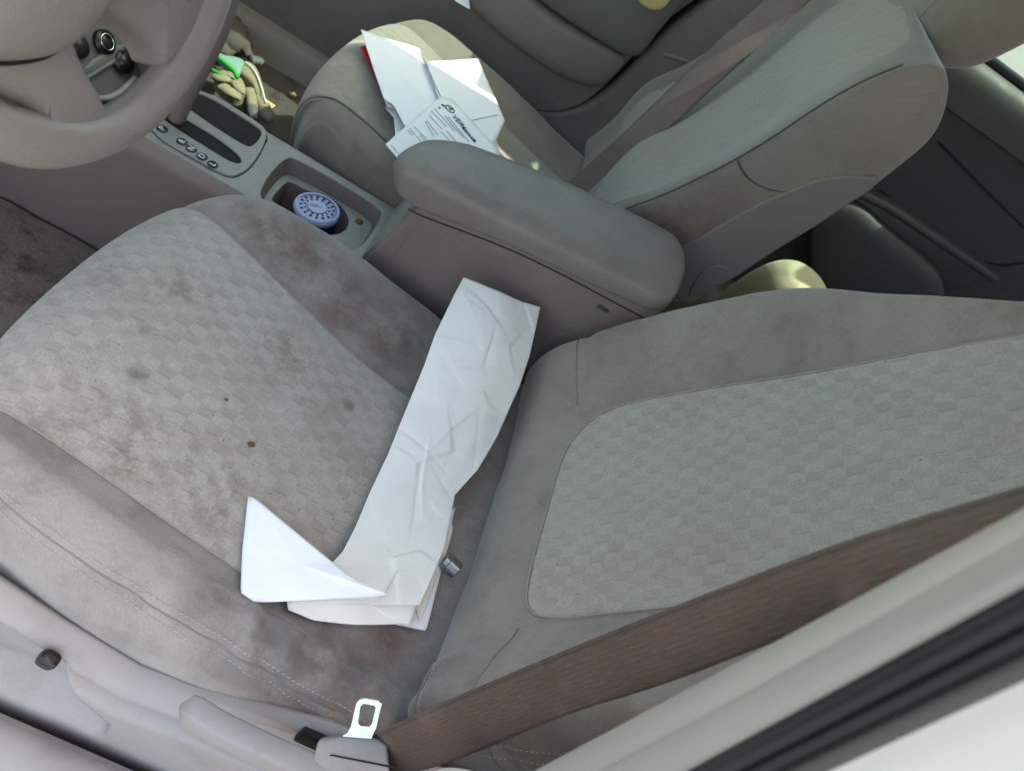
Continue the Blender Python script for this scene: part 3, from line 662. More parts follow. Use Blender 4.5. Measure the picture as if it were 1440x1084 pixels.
S2=[(-.014,-.094),(.012,-.118),(.040,-.146),(.050,-.178),(.128,-.140),(.120,-.10),(.125,-.04),(.05,.0),(-.05,.0),(-.03,-.06)]
puff('spoke',S1,WC+WN*-.004,E1,E2,WN,'wheel',sw,.016,.02,power=.6,smooth=2)
puff('spoke',S2,WC+WN*-.004,E1,E2,WN,'wheel',sw,.016,.02,power=.6,smooth=2)
for sgn in (-1,1): puff('spoke',[(sgn*.06,-.02),(sgn*.185,.02),(sgn*.185,.075),(sgn*.06,.06)],WC,E1,E2,WN,'wheel',sw,.012,.015,smooth=2)
pad=[(-.175,.06),(-.168,-.03),(-.150,-.078),(-.134,-.089),(-.118,-.0965),(-.1,-.102),(-.082,-.106),(-.060,-.104),(-.047,-.100),(-.042,-.094),(-.015,-.094),(.05,-.075),(.11,-.03),(.12,.06),(0,.10)]
puff('airbag_cover',pad,WC+WN*.012,E1,E2,WN,'wheel',sw,.030,.022,power=.42,smooth=1,rings=20,cen=(-.02,.0))
gp=chaikin([Vector((a,b,0)) for a,b in [(-.170,-.03),(-.150,-.080),(-.134,-.0905),(-.118,-.098),(-.1,-.1035),(-.082,-.1075),(-.060,-.1055),(-.046,-.101),(-.040,-.095)]],2,False)
tube('cover_gap',[tuple(WC+E1*p.x+E2*p.y+WN*.0125) for p in gp],.0016,'void',sw,8)
tube('column',[WC-WN*.02,WC-WN*.30+Vector((0,0,0))],[.055,.07],'console',sw,24)
# ------------------------------------------------------------------ dashboard lower part seen through the wheel
db=empty('dashboard',(-.9,.345,.3),'dark grey lower dashboard tray with power sockets seen through the steering wheel','dashboard')
def XP(px,py,x): return Vector(at(px,py,x=x))
tn=Vector((.80,-.06,.60)).normalized(); tp=Vector((-.715,.40,.315))
def TP(px,py,h=0): return atp(px,py,tp+tn*h,tn)
mesh('tray_face',[TP(60,-60),TP(250,-60),TP(250,60),TP(150,168),TP(60,120)],[(0,1,2,3,4)],'tray',db,smooth=False,solid=.004)
puff('tray_lip',[(0,0),(.10,0),(.10,.02),(0,.02)],TP(120,115,.002),(TP(205,62)-TP(120,115)).normalized(),tn.cross((TP(205,62)-TP(120,115)).normalized()),tn,'tray',db,.006,.002,smooth=1)
tube('tray_edge',[tuple(p) for p in chaikin([TP(110,118,.004),TP(150,92,.006),TP(212,56,.006)],2,False)],.0035,'tray',db,10)
tube('tray_edge',[tuple(p) for p in chaikin([TP(112,108,.004),TP(120,132,.006),TP(140,141,.007),TP(165,135,.006),TP(190,110,.005)],3,False)],.0045,'console_lit',db,10)
tube('tray_edge',[tuple(p) for p in chaikin([TP(90,48,.003),TP(125,30,.004),TP(165,15,.004)],2,False)],.002,'tray',db,10)
c=TP(142,60); s1=tube('power_socket',[c-tn*.004,c+tn*.010,c+tn*.011,c+tn*.004],[.0165,.0155,.011,.0105],'black',db,28)
ringp=[tuple(c+tn*.0115+ (CR*math.cos(k*PI/16)+CU*math.sin(k*PI/16)).cross(tn).normalized()*.0105) for k in range(33)]; tube('contact_ring',ringp,.0009,'metal',s1,6)
c=TP(168,88); tube('socket_cap',[c-tn*.002,c+tn*.012,c+tn*.014,c+tn*.006],[.017,.015,.012,.010],'black',db,24)
c=TP(106,66); tube('socket_cap',[c-tn*.002,c+tn*.008,c+tn*.012],[.016,.015,.011],'black',db,24)
boxm('dash_shell',(-.98,.345,.62),(.44,1.4,.30),'tray',db,.05)
boxm('centre_stack',(-.96,.34,.42),(.22,.20,.30),'tray',db,.02)
boxm('knee_panel',(-.90,-.10,.44),(.24,.60,.12),'dark',db,.02)
# ------------------------------------------------------------------ gloves, air freshener, crumbs on the floor and in the console
gz=.06
def blob(name,pts,rs,mat,parent,seg=14,flat=.6,n=3):
    P=chaikin(pts,n,False); R=np.interp(np.linspace(0,1,len(P)),np.linspace(0,1,len(rs)),rs); V=[Vector(p) for p in P]
    o=tube(name,[tuple(p) for p in P],list(R),mat,parent,seg,flat=flat)
    me=o.data
    for v in me.vertices: v.co+=Vector((1,1,1))*(.22*R.mean()*fbm(v.co,70,2,1.))
    return o
G=lambda px,py,z: Vector(at(px,py,z=z))
g1=empty('work_glove',G(345,120,gz),'cream work glove with grey fingertip and bright green cuff edge on the far floor','glove','work gloves on the passenger floor')
def pz(name,pts,z,mat,parent,h,t,smooth=2):
    c=[G(a,b,z) for a,b in pts]; o=sum(c,Vector())/len(c); return puff(name,[((p-o).x,(p-o).y) for p in c],o,(1,0,0),(0,1,0),(0,0,1),mat,parent,h,t,smooth=smooth,nb=90)
pz('palm',[(326,100),(340,88),(352,90),(362,102),(368,120),(373,142),(366,150),(358,140),(352,124),(340,112)],.085,'gloveleather',g1,.014,.012)
blob('finger',[G(364,138,.09),G(372,152,.092),G(377,164,.085)],[.012,.0135,.012],'gloveleather',g1,n=2)
blob('finger',[G(371,154,.09),G(376,164,.09),G(380,173,.082)],[.0138,.0142,.010],'glovetip',g1,n=2)
blob('finger',[G(352,128,.09),G(354,142,.09),G(357,156,.085)],[.013,.012,.010],'gloveleather',g1,n=2)
blob('finger',[G(354,150,.088),G(357,160,.085),G(360,168,.08)],[.011,.011,.008],'glovetip',g1,n=2)
tube('edge_binding',[tuple(p) for p in chaikin([G(345,87,.102),G(358,98,.103),G(367,120,.102),G(374,145,.102)],2,False)],.0016,'letter',g1,6)
g1m=[(300,74),(312,80),(328,82),(345,88),(352,98),(345,104),(330,102),(322,96),(306,86)]
pz('cuff',[(298,73),(312,80),(330,82),(345,87),(341,98),(334,112),(324,98),(308,88)],.112,'glovemint',g1,.008,.004)
tube('cuff_trim',[tuple(p) for p in chaikin([G(299,76,.135),G(310,84,.137),G(322,94,.137),G(330,101,.136),G(334,110,.133)],3,False)],.0042,'glovegreen',g1,8)
g2=empty('work_glove',G(330,115,gz),'crumpled cream glove with dark green trim bunched by the console','glove','work gloves on the passenger floor')
pz('palm',[(300,104),(316,104),(334,112),(344,122),(346,134),(336,138),(322,132),(308,120)],.10,'gloveleather',g2,.016,.02)
blob('finger',[G(302,108,.115),G(312,112,.122),G(322,112,.118)],[.010,.012,.010],'gloveleather',g2,n=2)
blob('finger',[G(312,122,.118),G(324,130,.122),G(336,136,.112)],[.010,.012,.010],'gloveleather',g2,n=2)
blob('finger',[G(326,116,.12),G(336,122,.124),G(342,130,.115)],[.009,.011,.009],'gloveleather',g2,n=2)
tube('cuff_trim',[tuple(p) for p in chaikin([G(290,93,.12),G(305,103,.122),G(318,110,.124),G(330,113,.12)],3,False)],.0035,'glovegreen',g2,8)
g3=empty('work_glove',G(330,60,gz),'dark grey knitted glove lying behind the cream gloves','glove','work gloves on the passenger floor')
blob('palm',[G(318,20,.08),G(325,45,.09),G(338,72,.09)],[.02,.034,.022],'glovegrey',g3)
blob('finger',[G(330,40,.10),G(342,58,.10),G(352,80,.09)],[.012,.012,.010],'glovegrey',g3)
blob('finger',[G(352,84,.09),G(362,84,.09),G(368,90,.085)],[.012,.012,.009],'glovetip',g3)
blob('finger',[G(300,60,.09),G(312,70,.09),G(325,78,.09)],[.015,.016,.012],'glovegrey',g3)
for i,(px,py,lab) in enumerate(((408,133,'small tan crumb on the passenger footwell carpet nearest the seat'),(432,98,'tiny tan crumb further forward on the passenger carpet'))):
    c=G(px,py,.055); tag(tube('crumb',[c,c+Vector((.006,.004,.003)),c+Vector((.012,.002,.002))],[.003,.005,.002],'straw',None,8),lab,'crumb')
tag(mesh('dry_leaf',[G(372,138,.075),G(388,149,.058),G(376,156,.058),G(366,146,.07)],[(0,1,2,3)],'straw',None,smooth=False),'small flat dry leaf by the grey glove fingertip on the carpet','leaf')
# air freshener
fc=A(445,296,z=.278); af=empty('air_freshener',fc-Vector((0,0,.03)),'pale blue round air freshener tin with slotted lid in the cup holder','air freshener')
tl=Matrix.Rotation(math.radians(-6),3,'Y'); fn=tl@Vector((0,0,1)); fx=tl@Vector((1,0,0)); fy=Vector((0,1,0))
def fp(a,b,h=0): return fc+fx*a+fy*b+fn*h
FR=.0325
tube('tin',[fp(0,0,-.03),fp(0,0,-.002),fp(0,0,.002)],[FR*.96,FR*.98,FR*.96],'bluedk',af,48)
lid=tube('lid',[fp(0,0,-.004),fp(0,0,.0035),fp(0,0,.005)],[FR,FR,FR*.97],'blue',af,64)
tube('lid_rim',[tuple(fp(math.cos(k*PI/32)*FR*.93,math.sin(k*PI/32)*FR*.93,.005)) for k in range(65)],.0016,'blue',af,8)
def disc(name,c,r1,r2,mat,parent,h=.0004,rot=0):
    pts=[]; 
    for k in range(20):
        a=2*PI*k/20; x,y=math.cos(a)*r1,math.sin(a)*r2; pts.append((x*math.cos(rot)-y*math.sin(rot),x*math.sin(rot)+y*math.cos(rot)))
    return mesh(name,[fp(c[0]+a,c[1]+b,c[2]+h) for a,b in pts],[tuple(range(20))],mat,parent,smooth=False)
for k in range(16):
    a=2*PI*k/16; disc('vent_hole',(math.cos(a)*.0228,math.sin(a)*.0228,.005),.0025,.0020,'bluedk',lid,rot=a,h=.0006)
for k in range(14):
    a=2*PI*(k+.5)/14; disc('vent_hole',(math.cos(a)*.0172,math.sin(a)*.0172,.005),.0021,.0015,'bluedk',lid,rot=a,h=.0006)
disc('centre_boss',(0,0,.005),.0135,.0135,'blue',lid,h=.0016)
tube('groove',[tuple(fp(math.cos(k*PI/20)*.0138,math.sin(k*PI/20)*.0138,.0055)) for k in range(41)],.0004,'bluedk',lid,6)
tube('groove',[tuple(fp(math.cos(k*PI/20-.3)*.0268,math.sin(k*PI/20-.3)*.0268,.0055)) for k in range(22)],.0005,'bluedk',lid,6)
dirx=(A(470,300,z=.27)-A(430,288,z=.27)).normalized(); diru=Vector((0,0,1)).cross(dirx)
text('lid_lettering','OZIUM',fp(0,.001,.0070),dirx,diru,.0072,'blueink',lid)
# crumbs on the driver seat
def on_net(net,px,py,z0,sign=-1):
    p=at(px,py,z=z0); return p
def seat_z(x,y):
    # height of the driver cushion at a place
    us=np.linspace(2.5,10,40); vs=np.linspace(1.5,9,50); 
    global _SZ
    try: _SZ
    except NameError:
        U,Vv=np.meshgrid(np.linspace(2.5,10,150),np.linspace(1.6,8.8,150),indexing='ij'); _SZ=dn.ev(U,Vv).reshape(-1,3)
    d=(_SZ[:,0]-x)**2+(_SZ[:,1]-y)**2; k=np.argsort(d)[:4]; return float(_SZ[k,2].mean())
def on_seat(px,py,lift=0.):
    z=.34
    for _ in range(6): p=at(px,py,z=z); z=seat_z(p.x,p.y)+lift
    return at(px,py,z=z)
for px,py,r,lab in ((353,625,.0032,'brown round crumb in the middle of the driver seat cushion'),(318,562,.0016,'tiny dark crumb up and left of the larger crumb on the driver seat')):
    c=on_seat(px,py,.005); o=tube('crumb',[c+Vector((-r,0,-.001)),c+Vector((-r*.5,0,0)),c+Vector((r*.4,r*.2,.0005)),c+Vector((r,r*.2,-.001))],[r*.3,r*.85,r*.9,r*.3],'crumb',None,10); tag(o,lab,'crumb','crumbs on the driver seat')
# ------------------------------------------------------------------ crumpled paper on the driver seat
def folds(seed,k,amp,scale,cx,cy_):
    rs=random.Random(seed); L=[]
    for _ in range(k):
        a=rs.uniform(0,PI); L.append((math.cos(a),math.sin(a),rs.uniform(-.5,.5)*scale,rs.uniform(.3,1)**2*amp*(1 if rs.random()<.6 else -1),rs.uniform(-.5,.5)*scale,rs.uniform(.012,.06),rs.uniform(.0012,.0025),rs.uniform(.002,.010)))
    def f(x,y):
        x=x-cx;y=y-cy_;h=np.zeros_like(x)
        for c,s,o,am,o2,ln,w1,w2 in L:
            bend=.004*np.sin((-x*s+y*c)*60+o*90); d=x*c+y*s-o+bend*.25; t=-x*s+y*c-o2
            h+=am*np.clip(1-np.abs(t)/ln,0,1)**.8*np.where(d<0,np.exp(np.minimum(d,0)/w1),np.exp(-np.maximum(d,0)/w2))
        return h
    return f
def facets(x,y,seed,cell=.042):
    "piecewise flat planes meeting in creases"
    rs=np.random.RandomState(seed); n=110; px=rs.uniform(-.30,.05,n); py=rs.uniform(-.30,.35,n); gx=rs.uniform(-1,1,n)*.13; gy=rs.uniform(-1,1,n)*.13
    D=(x[...,None]-px)**2+(y[...,None]-py)**2; w=np.exp(-D/(2*.012**2))+1e-30; h=((x[...,None]-px)*gx+(y[...,None]-py)*gy); k=np.argsort(D,-1)[...,:2]
    d0=np.take_along_axis(D,k[...,:1],-1)[...,0]**.5; d1=np.take_along_axis(D,k[...,1:],-1)[...,0]**.5; h0=np.take_along_axis(h,k[...,:1],-1)[...,0]; h1=np.take_along_axis(h,k[...,1:],-1)[...,0]
    m=np.clip(.5-(d1-d0)/.007,0,.5); return h0*(1-m)+h1*m
def sheet(name,Lp,Rp,mat,parent,lift,n=230,m=120,crump=.004,seed=1):
    L=resample(Lp,n,False);R=resample(Rp,n,False); S,Tt=np.meshgrid(np.linspace(0,1,n),np.linspace(0,1,m),indexing='ij')
    Q=L[:,None,:]*(1-Tt[...,None])+R[:,None,:]*Tt[...,None]; Z=np.interp(S,ZS[0],ZS[1])+lift(S,Tt)
    a=(Q[...,0]-720)/FPX; b=(Q[...,1]-542)/FPX; D=np.array(_v)+a[...,None]*np.array(CR)-b[...,None]*np.array(CU); P=np.array(CAM)+D*((Z-CAM.z)/D[...,2])[...,None]
    x,y=P[...,0],P[...,1]; e=np.clip(np.minimum(Tt,1-Tt)/.10,0,1)**.6
    h=facets(x,y,seed)*.32+folds(seed,120,.0026,.5,-.08,.05)(x,y)+vec_noise(np.stack([x,y,x*0],-1),9,2,seed)*crump
    P[...,2]+=h*(.25+.75*e)
    o=mesh(name,P.reshape(-1,3),grid_faces(n,m,True),mat,parent); o.modifiers.new('s','SOLIDIFY').thickness=.0003
    return o
# the run of heights under the strip: console side -> inner bolster -> centre cloth
ZS=([0,.10,.22,.36,.6,.85,1.0],[.398,.384,.366,.346,.332,.328,.330])
pp=empty('crumpled_paper',(-.1,0,.33),'long crumpled white paper strip folded over at its lower end, lying across the driver seat','paper')
Lp=[(652,390),(640,412),(612,470),(596,515),(567,585),(545,640),(521,690),(500,740),(482,775),(468,790),(440,820),(410,845),(404,847)]
Rp=[(760,432),(755,455),(745,500),(730,545),(722,562),(700,612),(684,640),(672,660),(640,695),(634,725),(625,770),(604,820),(590,850)]
sheet('strip',Lp,Rp,'paper',pp,lambda s,t:.008+.010*np.sin(PI*t)*(1-s)*.8+.004*np.sin(9*s),seed=5,crump=.003)
ZS2=ZS
def flat_sheet(name,poly,z,mat,parent,label=None,thick=.0004,zs=None,wave=.002,seed=0,nb=90):
    "one flat sheet: poly in photo points, z height(s) for each corner"
    zz=z if hasattr(z,'__len__') else [z]*len(poly)
    C=[at(a,b,z=h) for (a,b),h in zip(poly,zz)]; B=resample([tuple(p) for p in C],nb); c=B.mean(0); V=[tuple(c)];F=[];rg=10
    for i in range(1,rg+1):
        for b in B:
            q=c+(b-c)*i/rg; V.append((q[0],q[1],q[2]+wave*fbm(q,14,2,seed+1.)))
    V[0]=(c[0],c[1],c[2]+wave*fbm(c,14,2,seed+1.))
    for k in range(nb): F.append((0,1+k,1+(k+1)%nb))
    for i in range(rg-1):
        a=1+i*nb
        for k in range(nb): F.append((a+k,a+nb+k,a+nb+(k+1)%nb,a+(k+1)%nb))
    o=mesh(name,V,F,mat,parent,label=label,sharp=40); m=o.modifiers.new('s','SOLIDIFY'); m.thickness=thick; m.offset=0
    return o
flat_sheet('folded_end',[(403,846),(405,858),(440,872),(500,878),(560,877),(578,880),(600,800),(560,800),(540,836)],[.335,.332,.331,.330,.330,.332,.340,.345,.345],'paper',pp,wave=.004)
flat_sheet('folded_corner',[(349,697),(358,699),(410,742),(467,790),(500,818),(549,836),(520,840),(430,844),(358,846),(338,833),(341,770)],[.352,.353,.354,.357,.364,.362,.357,.348,.343,.342,.346],'envelope',pp,wave=.003,seed=3)
us=empty('paper_slip',A(600,860,z=.32),'plain white paper slip poking out from under the crumpled strip towards the backrest','paper')
flat_sheet('slip',[(520,800),(632,722),(636,745),(622,800),(600,886),(555,877)],[.322,.326,.325,.324,.322,.322],'envelope',us,wave=.003,seed=6)
flat_sheet('slip',[(560,800),(640,712),(638,722),(628,770),(612,815),(592,872)],[.326,.330,.329,.328,.326,.326],'paper',us,wave=.003,seed=8)
# steel socket
a0=A(625,786,z=.333); a1=A(643,803,z=.331); d=(a1-a0).normalized()
sk=empty('socket_tool',a0,'short steel wrench socket half hidden under the crumpled paper','socket')
r=.0092; tube('barrel',[a0,a1-d*.0135,a1-d*.013,a1-d*.001,a1,a1,a1-d*.008],[r*.92,r*.92,r*1.03,r*1.03,r*.95,r*.62,r*.6],'metal2',sk,36).data.set_sharp_from_angle(angle=.6)
tube('drive_hole',[a1-d*.0085,a1-d*.0075],[r*.58,r*.58],'void',sk,4)
# ------------------------------------------------------------------ papers on the passenger seat
ez=.372
def env(name,poly,z,mat,label,cat='envelope',parent=None,**k):
    e=empty(name,A(*poly[0],z=z if not hasattr(z,'__len__') else z[0]),label,cat,k.pop('group','papers spread on the passenger seat')); flat_sheet('sheet',poly,z,mat,e,**k); return e
env('paper_slip',[(540,150),(560,150),(582,200),(605,210),(590,232),(556,190),(553,150)],.360,'envelope','narrow white slip showing under the left envelope','paper')
env('red_leaflet',[(506,67),(514,65),(545,110),(560,140),(548,150),(526,105)],.364,'red','red leaflet peeping out from under the left white envelope','leaflet')
env('white_envelope',[(541,141),(556,139),(560,148),(600,160),(600,150),(560,155),(544,150)],.368,'envelope','lower white envelope whose end shows below the left envelope')
env('white_envelope',[(690,165),(700,205),(704,222),(660,225),(640,200)],.366,'envelope','white sheet end sticking out beyond the armrest','paper')
e=env('white_envelope',[(507,42),(550,56),(590,69),(592,82),(640,150),(612,165),(572,182),(553,148),(540,140)],.374,'envelope','large plain white envelope at the left of the spread, half in sunlight')
e2=env('white_envelope',[(597,86),(640,85),(672,82),(690,125),(710,170),(694,205),(650,212),(618,142)],.380,'envelope','white envelope with its flap line towards the armrest, right of the spread')
tube('flap_edge',[tuple(A(658,171,z=.3815)),tuple(A(680,166,z=.3815)),tuple(A(700,162,z=.3815))],.0005,'inkgrey',e2,6)
tube('flap_edge',[tuple(A(597,86,z=.3815)),tuple(A(620,137,z=.3815))],.0006,'inkgrey',e2,6)
tube('flap_edge',[tuple(A(600,90,z=.3812)),tuple(A(616,140,z=.3812))],.0006,'inkgrey',e2,6)
lt=env('printed_letter',[(620,136),(636,140),(702,212),(690,240),(640,262),(568,233),(542,203),(560,187)],.386,'envelope','printed letter with a black logo and small text, partly behind the armrest','letter',wave=0)
def LP(px,py): return A(px,py,z=.3872)
lx=(LP(672,196)-LP(634,152)).normalized(); ly=Vector((0,0,1)).cross(lx)
text('logo_lettering','VERI',LP(645.5,171.5),lx,ly,.0155,'ink',lt,.0001)
box=[LP(651.5,177.5),LP(670,198.5),LP(667.5,200.5),LP(649.5,180)]
mesh('logo_box',box,[(0,1,2,3)],'ink',lt,smooth=False); text('logo_lettering','COMM',(box[0]+box[2])/2+Vector((0,0,.0004)),lx,ly,.0075,'letter',lt,.0001)
cq=LP(633,153.5); tube('logo_ring',[tuple(cq+(lx*math.cos(k*PI/12)*.0085+ly*math.sin(k*PI/12)*.0065)) for k in range(25)],.0007,'ink',lt,6)
tube('logo_mark',[tuple(LP(631,151)),tuple(LP(633,154)),tuple(LP(637,153))],[.0005,.0015,.0005],'ink',lt,6); tube('logo_mark',[tuple(LP(621,147)),tuple(LP(626,150))],.0012,'ink',lt,6)
tube('logo_mark',[tuple(LP(618,152)+(lx*math.cos(k*PI/6)+ly*math.sin(k*PI/6))*.0016) for k in range(13)],.0005,'ink',lt,5)
def tline(a,b,w=.0005,mat='inkgrey'):
    tube('text_line',[tuple(LP(*a)),tuple(LP(*b))],w,mat,lt,4)
for a,b in (((625,163),(651,193)),((630,164),(660,200)),((610,152),(640,185)),((606,156),(628,178)),((604,163),(622,182)),((600,170),(616,190)),((598,171),(610,192)),((620,186),(632,197)),((628,184),(642,200)),((582,178),(600,196)),((576,181),(584,190)),((573,183),(580,190)),((590,190),(602,203)),((586,192),(598,206)),((550,204),(568,226))): tline(a,b)
bq=[LP(568,213),LP(573,219),LP(570,222),LP(565,216)]
for i in range(4): tube('text_line',[tuple(bq[i]),tuple(bq[(i+1)%4])],.0004,'ink',lt,4)
# ------------------------------------------------------------------ seat belts
b1=empty('seat_belt',(-.04,-.28,.25),'wide brown seat belt crossing in front of the driver backrest with a bright metal tongue','seat belt')
up=[A(466,1062,y=-.279),A(505,1043,y=-.277),A(560,1015,y=-.276),A(650,975,y=-.276),A(800,911,y=-.277),A(991,835,y=-.28),A(1200,755,y=-.285),A(1440,684,y=-.29),A(1700,610,y=-.30)]
lo=[A(470,1065,y=-.281),A(515,1078,y=-.285),A(570,1090,y=-.29),A(660,1062,y=-.294),A(800,1001,y=-.298),A(930,964,y=-.302),A(1111,893,y=-.305),A(1209,860,y=-.308),A(1440,778,y=-.314),A(1700,690,y=-.32)]
ribbon('webbing',up,lo,'belt_d',b1,90,13,.0013,cup=-.002)
# tongue: steel plate with a window, in a grey moulded holder
o3=[(482,1033),(488,1030),(493,1022),(501,988),(505,983),(512,981),(532,984),(537,989),(536,996),(530,1024),(526,1031),(522,1042),(482,1042)]
h3=[(508,993),(512,990),(527,992),(528,996),(523,1017),(519,1021),(507,1020),(504,1016)]
nT=(CAM-A(510,1010,y=-.27)).normalized(); nT=(nT+Vector((0,-.3,.2))).normalized(); pT=A(510,1010,y=-.272)
prism('tongue',[atp(a,b,pT,nT) for a,b in o3],-nT*.0022,'metal',b1,bevel=.0007,holes=[[atp(a,b,pT,nT) for a,b in h3]])
o4=[(446,1046),(450,1040),(480,1036),(530,1040),(545,1048),(548,1100),(436,1100),(440,1070)]
prism('tongue_holder',[atp(a,b,pT+nT*.003,nT) for a,b in o4],-nT*.013,'shield',b1,bevel=.004)
prism('belt_slot',[atp(a,b,pT+nT*.0036,nT) for a,b in ((463,1062),(466,1060),(560,1078),(560,1081))],-nT*.001,'void',b1,bevel=None)
b2=empty('seat_belt',(.02,.92,.30),'mauve grey seat belt hanging in front of the passenger backrest by the far door','seat belt')
Lq=[A(778,276,y=.70),A(800,256,y=.71),A(900,166,y=.75),A(1000,66,y=.80),A(1080,-2,y=.85),A(1160,-80,y=.87)]
Rq=[A(812,296,y=.68),A(832,280,y=.69),A(930,192,y=.73),A(1030,100,y=.78),A(1110,28,y=.83),A(1210,-60,y=.85)]
ribbon('webbing',Lq,Rq,'belt_p',b2,60,9,.0013)
bc=A(789,263,y=.88); boxm('buckle',bc,(.03,.018,.035),'black',b2,.004)
# ------------------------------------------------------------------ car floor, sills, far door, pillar trims
V=[];nxg,nyg=90,70
for i in range(nxg):
    for j in range(nyg):
        x=-1.25+2.6*i/(nxg-1); y=-.30+1.34*j/(nyg-1); z=.045+.006*fbm((x,y,0),9,3,2.)
        if x<-.85: z+=(-.85-x)*.75
        V.append((x,y,z))
tag(mesh('car_floor',V,grid_faces(nxg,nyg,True),'carpet'),kind='structure')
V=[]
for i in range(60):
    for j in range(40):
        x=-.99+.62*i/59; y=-.26+.545*j/39; V.append((x,y,.058+.006*fbm((x,y,0),9,3,2.)+(max(0,-.85-x)*.75)))
M['carpet_brightened']=carpet('driver_floor_carpet',(150,138,128),(110,96,86))  # lighter copy of the floor carpet, brightness put into its colour
tag(mesh('driver_floor_carpet',V,grid_faces(60,40,True),'carpet_brightened'),kind='structure')
sl=empty('door_sill',(-.1,-.36,.05),'light grey plastic sill trim along the driver door opening','sill')
S=[]
for x in (-1.0,-.6,-.4,-.3,-.22,-.15,0.):
    S.append([(x,-.3185,.03),(x,-.3195,.122),(x,-.325,.140),(x,-.342,.148),(x,-.372,.142),(x,-.41,.12),(x,-.45,.04)])
strip('sill_cover',S,'shield',sl,flip=False,sub=8)
boxm('sill_gap_shade',(-.4,-.300,.075),(1.0,.012,.03),'void',sl,.002)  # black strip standing in for the shade in the gap beside the seat shield
fs=empty('far_sill_trim',(-.4,1.03,.05),'grey plastic sill and lower pillar trim on the far side of the passenger seat','trim')
S=[]
for x,z0 in ((-1.0,.10),(-.7,.10),(-.5,.10),(-.38,.11),(-.25,.125),(-.15,.14),(-.05,.15),(.1,.15),(.3,.15),(.6,.15),(1.2,.15)):
    S.append([(x+.0,.965,.04),(x,.975,max(.06,z0-.05)),(x,.990,z0-.012),(x,1.01,z0),(x-.02,1.06,z0+.004),(x-.03,1.09,z0+.02)])
strip('sill_cover',S,'door',fs,flip=True,sub=6)
# lower B pillar panel behind the curved opening
pil=chaikin([Vector((x,1.032,z)) for x,z in ((-.40,.06),(-.40,.158),(-.27,.205),(-.145,.258),(-.075,.31),(-.045,.38),(-.028,.46),(-.018,.53),(.027,.64),(.062,.76),(.12,.95),(.30,.95),(.34,.06))],2)
prism('pillar_panel',pil,(0,.05,0),'door',fs,bevel=.02)
px_tube('step_ridge',[(932,76),(955,82),(985,94)],1.0365,.0075,'door',fs)
# passenger door card
pd=empty('passenger_door',(-.4,1.06,.09),'grey door card of the passenger door with a rounded rear lower corner and armrest','car door')
dk=[(-1.3,.088),(-.80,.088),(-.565,.090),(-.43,.145),(-.30,.195),(-.153,.254),(-.10,.285),(-.065,.340),(-.045,.430),(-.035,.525),(.01,.64),(.04,.76),(-1.3,.76)]
dpoly=[Vector((x,1.03,z)) for x,z in dk]; 
dpoly=chaikin(dpoly,2)
prism('door_card',dpoly,(0,.03,0),'door',pd,bevel=.012)
prism('door_gap_shade',[p+ (p-Vector((-.6,1.03,.45))).normalized()*.012+Vector((0,.032,0)) for p in dpoly],(0,.02,0),'void',pd,bevel=.003)  # black rim painting the shade in the gap round the card
# bulging lower part and the dark armrest block above it
low=[(640,2),(672,26),(690,38),(760,80),(806,108),(850,122),(880,88),(820,50),(745,-2),(745,-60),(500,-60),(560,-20)]
lowp=[A(a,b,y=1.0) for a,b in [(560,-60),(640,2),(668,20),(700,50),(748,86),(800,118),(838,127),(862,112),(884,84),(820,48),(745,-2),(700,-60)]]
puff('pocket_panel',[(p.x,p.z) for p in lowp],(0,1.012,0),(1,0,0),(0,0,1),(0,-1,0),'door',pd,.022,.03,power=.35,smooth=2,cen=(-.25,.42))
armp=[A(a,b,y=.985) for a,b in [(700,-60),(748,-4),(820,46),(870,76),(892,84),(906,74),(930,40),(985,-20),(1010,-60)]]
puff('armrest',[(p.x,p.z) for p in armp],(0,.992,0),(1,0,0),(0,0,1),(0,-1,0),'doordark',pd,.014,.05,power=.35,smooth=2)
sw2=[A(a,b,y=.972) for a,b in [(880,-40),(895,2),(912,14),(928,16),(940,6),(955,-20)]]
puff('switch_recess',[(p.x,p.z) for p in sw2],(0,.974,0),(1,0,0),(0,0,1),(0,-1,0),'straw',pd,.003,.004,power=.4,smooth=2)
tag(mesh('paper_slip',[A(632,-14,y=.985),A(658,-12,y=.985),A(661,14,y=.98),A(640,2,y=.98)],[(0,1,2,3)],'envelope',None,smooth=False),'cream paper corner tucked in the far door pocket at the top edge of the photo','paper')
boxm('window_glass_rail',(-.6,1.055,.765),(1.4,.05,.02),'doordark',pd,.006)
# rear area: rear door card, lit sill, rear bench cushion
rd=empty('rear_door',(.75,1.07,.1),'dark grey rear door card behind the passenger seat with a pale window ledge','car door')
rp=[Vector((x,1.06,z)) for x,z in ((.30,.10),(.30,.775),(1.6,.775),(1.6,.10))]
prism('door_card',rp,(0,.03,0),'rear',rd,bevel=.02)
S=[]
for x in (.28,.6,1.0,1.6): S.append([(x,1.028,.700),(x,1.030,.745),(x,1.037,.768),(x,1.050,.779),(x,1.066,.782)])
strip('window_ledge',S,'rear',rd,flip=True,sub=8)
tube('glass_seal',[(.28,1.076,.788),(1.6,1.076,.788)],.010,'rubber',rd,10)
S=[]
ridge=[(1150,265),(1215,278),(1285,320),(1345,362),(1392,392),(1440,430)]
ro=[A(a,b,y=1.02) for a,b in [(1130,240),(1200,262),(1260,292),(1320,332),(1385,376),(1400,392),(1340,420),(1240,400),(1190,330),(1130,290)]]
puff('map_pocket',[(p.x,p.z) for p in ro],(0,1.04,0),(1,0,0),(0,0,1),(0,-1,0),'rear',rd,.03,.03,power=.4,smooth=2)
